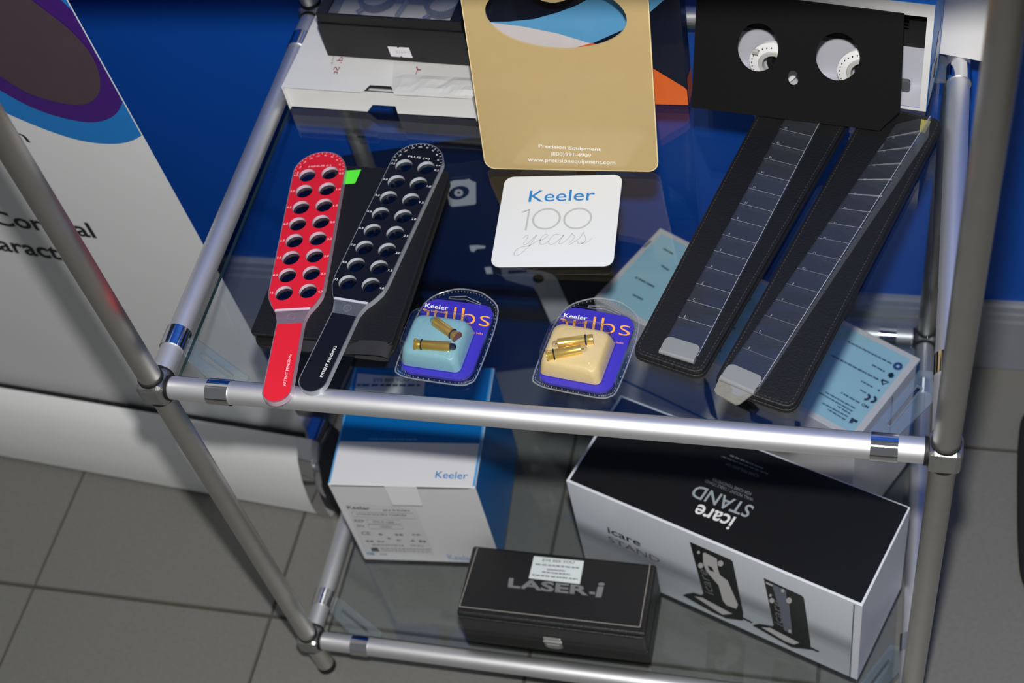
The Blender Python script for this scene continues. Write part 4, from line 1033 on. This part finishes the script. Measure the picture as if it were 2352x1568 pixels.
pic.flatpx(IFr, [k5(*p) for p in [(1485, 915), (1580, 965), (1570, 975), (1485, 935)]], 0.0005, 0)
sc.part('white_handset_picture', pic, [M_pk, M_pw, M_pg, M_pd], F=IFr)
pic = MB()
pic.flatpx(IFr, [k5(*p) for p in [(1680, 552), (2035, 718), (2055, 740), (2115, 1150), (2120, 1222), (1940, 1200), (1850, 1150), (1575, 995), (1600, 985), (1640, 978), (1760, 1002), (1772, 995)]], 0.0004, 0)
pic.flatpx(IFr, [k5(*p) for p in [(1760, 605), (1890, 668), (1895, 780), (1920, 800), (1948, 1075), (1870, 1035), (1830, 830), (1790, 720)]], 0.0007, 2)
pic.flatpx(IFr, [k5(*p) for p in [(1660, 1010), (1740, 1015), (2015, 1155), (1960, 1170), (1880, 1140)]], 0.0007, 1)
for c, r in (((1918, 760), 26), ((1758, 760), 22), ((1860, 668), 16), ((1925, 1045), 14), ((1745, 712), 12)):
    pic.flatpx(IFr, [k5(c[0] + r * math.cos(t), c[1] + r * 1.1 * math.sin(t)) for t in [2 * math.pi * i / 16 for i in range(16)]], 0.0009, 1)
pic.flatpx(IFr, [k5(*p) for p in [(1700, 585), (1765, 612), (1765, 630), (1705, 605)]], 0.0007, 1)
pic.textpx(IFr, 'icare', k5(1862, 1005), k5(1835, 775), k5(1780, 965), 0.0009, 3)
pic.flatpx(IFr, [k5(*p) for p in [(2110, 1190), (2200, 1235), (2190, 1245), (2110, 1215)]], 0.0005, 0)
sc.part('grey_handset_picture', pic, [M_pk, M_pw, M_pg, M_pd], F=IFr)
sc.part('corner_seam', MB().box(L_ - 0.0105, -0.0006, 0.001, L_ - 0.0092, 0.0004, H_ - 0.004), mat('seam_blue_grey', (70, 84, 104), 0.6))  # bluish grey strip along the corner seam

# ---- leather instrument case ---------------------------------------------------
LF = frz((0.2225, 0.0255, ZL), 0.1)
lw_, ldp, lh = 0.2525, 0.1025, 0.0850; seam = 0.034
lc = Thing('leather_case', 'black leather hinged case with raised silver name and metal latch', 'case', LF)
M_ll = mat('case_leather', (30, 29, 29), 0.42, 0, 0.1, 60, 0.25, 500)
lc.part('case_base', MB().box(0, 0, 0, lw_, ldp, seam - 0.0004), M_ll, bevel=0.003, bseg=3)
ldo = lc.part('case_lid', MB().box(0, 0, seam + 0.0002, lw_, ldp, lh), M_ll, bevel=0.004, bseg=3)
lc.part('lid_edge_roll', MB().cyl((0.003, -0.0006, lh - 0.007), (lw_ - 0.003, -0.0006, lh - 0.007), 0.0022, seg=12), M_ll, parent=ldo)
LT = LF @ Matrix.Translation((0, 0, lh))
def kl(x, y): return (1020 + x / 4.356, 1220 + y / 4.356)
sp = [tuple(onp(LT, *kl(*p))) for p in [(330, 170), (150, 755), (1955, 962), (2058, 330)]]
stt = MB()
for p, q in zip(sp[:-1], sp[1:]):
    p, q = Vector(p), Vector(q); n_ = max(1, int((q - p).length / 0.0032))
    for i in range(n_):
        s0, s1 = p + (q - p) * (i / n_), p + (q - p) * ((i + 0.72) / n_)
        stt.prism([tuple(s0), tuple(s0 + Vector((0.0010, 0.0010))), tuple(s1 + Vector((0.0010, 0.0010))), tuple(s1)], 0.0, 0.0007)
lc.part('stitching', stt, mat('pale_thread', (176, 168, 160), 0.7), F=LT, parent=ldo)['kind'] = 'stuff'
nm = MB()
nm.textpx(LT, 'LASER', kl(640, 562), kl(1440, 645), kl(652, 468), 0, bold=0.03, rise=0.0014)
nm.textpx(LT, '-', kl(1455, 628), kl(1510, 634), kl(1455, 605), 0, bold=0.02, rise=0.0014)
nm.textpx(LT, 'i', kl(1510, 660), kl(1578, 662), kl(1545, 515), 0, bold=0.018, rise=0.0014)
lc.part('raised_name', nm, mat('brushed_pewter', (150, 150, 150), 0.35, 0.35), F=LT, parent=ldo)
stl = lc.part('seller_sticker', MB().flatpx(LT, [kl(*p) for p in [(900, 248), (1400, 298), (1358, 528), (848, 470)]], 0.0004), mat('case_sticker', (226, 234, 234), 0.35), F=LT, parent=ldo)
sl = MB(); sl.textpx(LT, 'EYE BEE YOU', kl(985, 300), kl(1300, 326), kl(990, 275), 0.0007, bold=0.01)
for i, (xa, ya_, xb, yb) in enumerate(((915, 330, 1350, 368), (1030, 383, 1215, 398), (980, 407, 1260, 434), (880, 435, 1335, 480))):
    dashes(sl, LT, kl(xa, ya_), kl(xb, yb), 0.0016, 9, 0.0007, 0, i)
o_ = make('sticker_lettering', sl, mat('sticker_ink_case', (96, 100, 104), 0.6), LT, LF, lc.o)
LFr = LF @ fr((0, -0.0005, 0), (1, 0, 0), (0, 0, 1))
lx = onp(LFr, *kl(1095, 1100))[0]
la = MB()
la.prism(rrect(lx - 0.0125, seam + 0.002, lx + 0.0115, seam + 0.0130, 0.001), 0, 0.0016)
ltch = lc.part('latch', la, mat('nickel_latch', (205, 205, 202), 0.28, 0.85), F=LFr, bevel=0.0005)
lc.part('latch_hook', MB().prism([(lx - 0.0125, seam + 0.002), (lx - 0.0125, seam - 0.012), (lx - 0.007, seam - 0.0165), (lx + 0.006, seam - 0.0165), (lx + 0.0115, seam - 0.012), (lx + 0.0115, seam + 0.002)], 0.0006, 0.0026, holes=[rect(lx - 0.008, seam - 0.011, lx + 0.007, seam - 0.001)]), MATS['nickel_latch'], F=LFr, parent=ltch, bevel=0.0005)
lc.part('latch_bar', MB().cyl((lx - 0.009, seam - 0.0045, 0.0024), (lx + 0.008, seam - 0.0045, 0.0024), 0.0014, seg=10).cyl((lx - 0.0132, seam + 0.0028, 0.0018), (lx + 0.0122, seam + 0.0028, 0.0018), 0.0017, seg=10), MATS['nickel_latch'], F=LFr, parent=ltch)

# ---- carton with the pale blue label ---------------------------------------------
zt_ = 0.33
p = atz(1364, 684, zt_)
UF = frz((p.x, p.y, ZL), -28.7)
ul, ud, uh = 0.4145, 0.152, zt_ - ZL
uc = Thing('labelled_carton', 'white carton with a large pale blue label on its lid behind the stand carton', 'carton', UF)
uc.part('body', MB().box(0, 0, 0, ul, ud, uh), mat('label_carton_white', (216, 212, 210), 0.45, 0, 0.03), bevel=0.001)
UT = UF @ Matrix.Translation((0, 0, uh)); UFr = UF @ fr((0, 0, 0), (1, 0, 0), (0, 0, 1))
ulab = uc.part('lid_label', MB().flat(rect(0.008, 0.008, ul - 0.009, ud - 0.008), 0.0004), mat('pale_blue_label', (166, 210, 224), 0.4, 0, 0.03), F=UT)
def k10(x, y): return (1820 + x / 6.273, 760 + y / 6.273)
ut = MB()
for i, (xa, ya_, xb, yb, hh) in enumerate(((1430, 475, 800, 155, .0024), (1330, 590, 1150, 490, .0024), (1240, 705, 550, 345, .0026), (1155, 815, 990, 720, .0022), (1060, 900, 980, 850, .0022), (970, 1040, 700, 890, .0022), (905, 1120, 470, 880, .002), (865, 1160, 385, 890, .002), (835, 1200, 650, 1085, .002), (800, 1240, 430, 1040, .002), (765, 1285, 510, 1130, .002))):
    dashes(ut, UT, k10(xa, ya_), k10(xb, yb), hh, max(2, int(abs(xa - xb) / 55)), 0.0007, 0, i, 0.85)
def k11(x, y): return (1380 + x / 3.015, 560 + y / 3.015)
for i, (xa, ya_, xb, yb) in enumerate(((370, 300, 240, 232), (290, 388, 222, 352), (500, 72, 430, 32), (470, 185, 420, 150), (300, 25, 350, -20), (1010, 400, 1040, 380), (930, 480, 960, 500), (870, 560, 930, 590), (790, 720, 830, 750))):
    dashes(ut, UT, k11(xa, ya_), k11(xb, yb), 0.0028, 3, 0.0007, 0, i, 0.9)
uc.part('label_lettering', ut, mat('label_teal_ink', (62, 92, 104), 0.6), F=UT, parent=ulab)
ico = MB()
def kring(c, r, a0=0, a1=360): return [k10(c[0] + r * math.cos(math.radians(a)), c[1] + r * 0.8 * math.sin(math.radians(a))) for a in range(a0, a1 + 1, 15)]
ico.ribpx(UT, kring((1520, 512), 48), 0.004, 0.0008, 1, False)
ico.ribpx(UT, [k10(1380, 625), k10(1460, 660)], 0.005, 0.0008); ico.ribpx(UT, [k10(1440, 605), k10(1405, 680)], 0.004, 0.0008)
ico.ribpx(UT, [k10(1290, 705), k10(1390, 745), k10(1300, 775), k10(1290, 705)], 0.003, 0.0008, 0, False)
ico.flatpx(UT, [k10(1225, 845), k10(1270, 850), k10(1240, 885)], 0.0008)
ico.ribpx(UT, kring((1060, 950), 50, -60, 130), 0.0035, 0.0008, 0, False); ico.ribpx(UT, kring((1150, 985), 50, -60, 130), 0.0035, 0.0008, 0, False)
ico.textpx(UT, 'MD', k10(1110, 1090), k10(1010, 1040), k10(1085, 1125), 0.0008, bold=0.02)
ico.flatpx(UT, [k10(*p) for p in [(855, 1250), (950, 1300), (925, 1330), (880, 1310), (865, 1335), (810, 1325)]], 0.0008)
uc.part('label_symbols', ico, [mat('label_dark_ink', (34, 48, 52), 0.6), mat('label_navy_ink', (44, 66, 120), 0.6)], F=UT, parent=ulab)
M_eb = mat('edge_blue_print', (24, 90, 140), 0.4)
uc.part('blue_edge_stripe', MB().ribpx(UFr, [(1418, 866), (1519, 913), (1625, 964)], 0.006, 0.0005, 0, False), M_eb, F=UFr)
for pts_, m_ in (([(1617, 865), (1628, 880), (1640, 920), (1650, 968), (1632, 950), (1618, 905)], M_pk), ([(1680, 905), (1722, 915), (1745, 940), (1735, 952), (1700, 935), (1685, 925)], M_pk),
                 ([(1722, 945), (1775, 968), (1772, 985), (1725, 965)], mat('navy_picture', (24, 44, 92), 0.4)), ([(1826, 965), (1838, 968), (1840, 985), (1826, 980)], M_pk)):
    uc.part('front_picture', MB().flatpx(UFr, pts_, 0.0005), m_, F=UFr)
uc.part('side_slit', MB().box(ul - 0.0004, 0.085, uh - 0.10, ul + 0.0004, 0.0875, uh - 0.005), M_pd)
uc.part('side_blue_edge', MB().box(ul - 0.0004, ud - 0.010, 0.002, ul + 0.0005, ud - 0.001, uh - 0.004), MATS['edge_blue_print'])

# ---- tall black instrument carton ----------------------------------------------
o = atz(1143, 846, ZL); o2 = atz(1290, 828, ZL); ang = math.degrees(math.atan2(o2.y - o.y, o2.x - o.x))
TFr = frz(o, ang)
tv = TFr @ fr((0, 0, 0), (1, 0, 0), (0, 0, 1))
xl_, xr_ = onp(tv, 850, 600)[0], onp(tv, 1402, 600)[0]; th_ = onp(tv, 1075, 373)[1]
tc_ = Thing('tall_black_carton', 'tall black carton printed with a grey arm and round eye emblem behind charger carton', 'carton', TFr)
tc_.part('body', MB().box(xl_, 0, 0, xr_, 0.046, th_), mat('black_carton_print', (15, 16, 20), 0.35, 0, 0.15, 20), bevel=0.001)
ar = MB()
def k12(x, y): return (960 + x / 4.704, 560 + y / 4.704)
ar.flatpx(tv, [k12(*p) for p in [(820, 200), (900, 270), (905, 340), (950, 385), (1090, 425), (1250, 465), (1300, 545), (1440, 860), (1490, 850), (1640, 690), (1500, 370), (1460, 330), (1380, 300), (1200, 270)]], 0.0005, 0)
ar.flatpx(tv, [k12(1300 + 62 * math.cos(t), 370 + 48 * math.sin(t)) for t in [2 * math.pi * i / 20 for i in range(20)]], 0.0008, 1)
ar.flatpx(tv, [k12(*p) for p in [(975, 282), (1180, 278), (1180, 300), (980, 318)]], 0.0008, 1)
ar.flatpx(tv, [k12(*p) for p in [(555, 15), (640, 10), (730, 20), (720, 45), (640, 50), (600, 85), (570, 75)]], 0.0005, 2)
ar.flatpx(tv, [k12(*p) for p in [(720, 250), (790, 245), (810, 320), (740, 320)]], 0.0005, 2)
tc_.part('arm_picture', ar, [mat('arm_grey', (196, 197, 200), 0.4), M_ink, mat('arm_pale', (190, 194, 198), 0.4)], F=tv)
def k13(x, y): return (1000 + x / 11.2, 360 + y / 11.2)
em = MB()
em.flatpx(tv, [k13(*p) for p in [(390, 630), (500, 595), (760, 580), (870, 560), (930, 610), (1040, 650), (1045, 1180), (1010, 1220), (430, 1280), (360, 1230), (310, 1000), (340, 800)]], 0.0005, 0)
em.flatpx(tv, [k13(605 + 265 * math.cos(t), 915 + 170 * math.sin(t) - 40 * math.cos(t)) for t in [2 * math.pi * i / 28 for i in range(28)]], 0.0007, 1)
em.flatpx(tv, [k13(600 + 115 * math.cos(t), 915 + 95 * math.sin(t)) for t in [2 * math.pi * i / 24 for i in range(24)]], 0.0009, 0)
em.flatpx(tv, [k13(600 + 36 * math.cos(t), 905 + 30 * math.sin(t)) for t in [2 * math.pi * i / 16 for i in range(16)]], 0.0011, 1)
tc_.part('eye_emblem', em, [mat('emblem_pale', (178, 178, 182), 0.4), mat('emblem_dark', (14, 22, 34), 0.4)], F=tv)
tc_.part('small_print', dashes(MB(), tv, k13(430, 540), k13(930, 480), 0.004, 6, 0.0005), mat('dim_print', (44, 50, 50), 0.5), F=tv)

# ---- dark mat on the floor ---------------------------------------------------
mm_ = MB().prism(smooth_line([(0.9435, 0.40), (0.945, 0.30), (0.955, 0.24), (1.0, 0.19), (1.10, 0.17), (1.26, 0.17), (1.27, 0.56), (1.10, 0.565), (1.0, 0.555), (0.955, 0.53), (0.945, 0.48), (0.9435, 0.40)], 5)[:-1], 0.0, 0.010)
MFm = Matrix.Translation((1.1, 0.36, 0))
tag(make('floor_mat', mm_, mat('black_rubber_mat', (16, 16, 18), 0.8, 0, 0.2, 80, 0.3, 300), I4, MFm, bevel=0.003), 'black rounded rubber mat on the grey tiles beside the rack', 'mat')
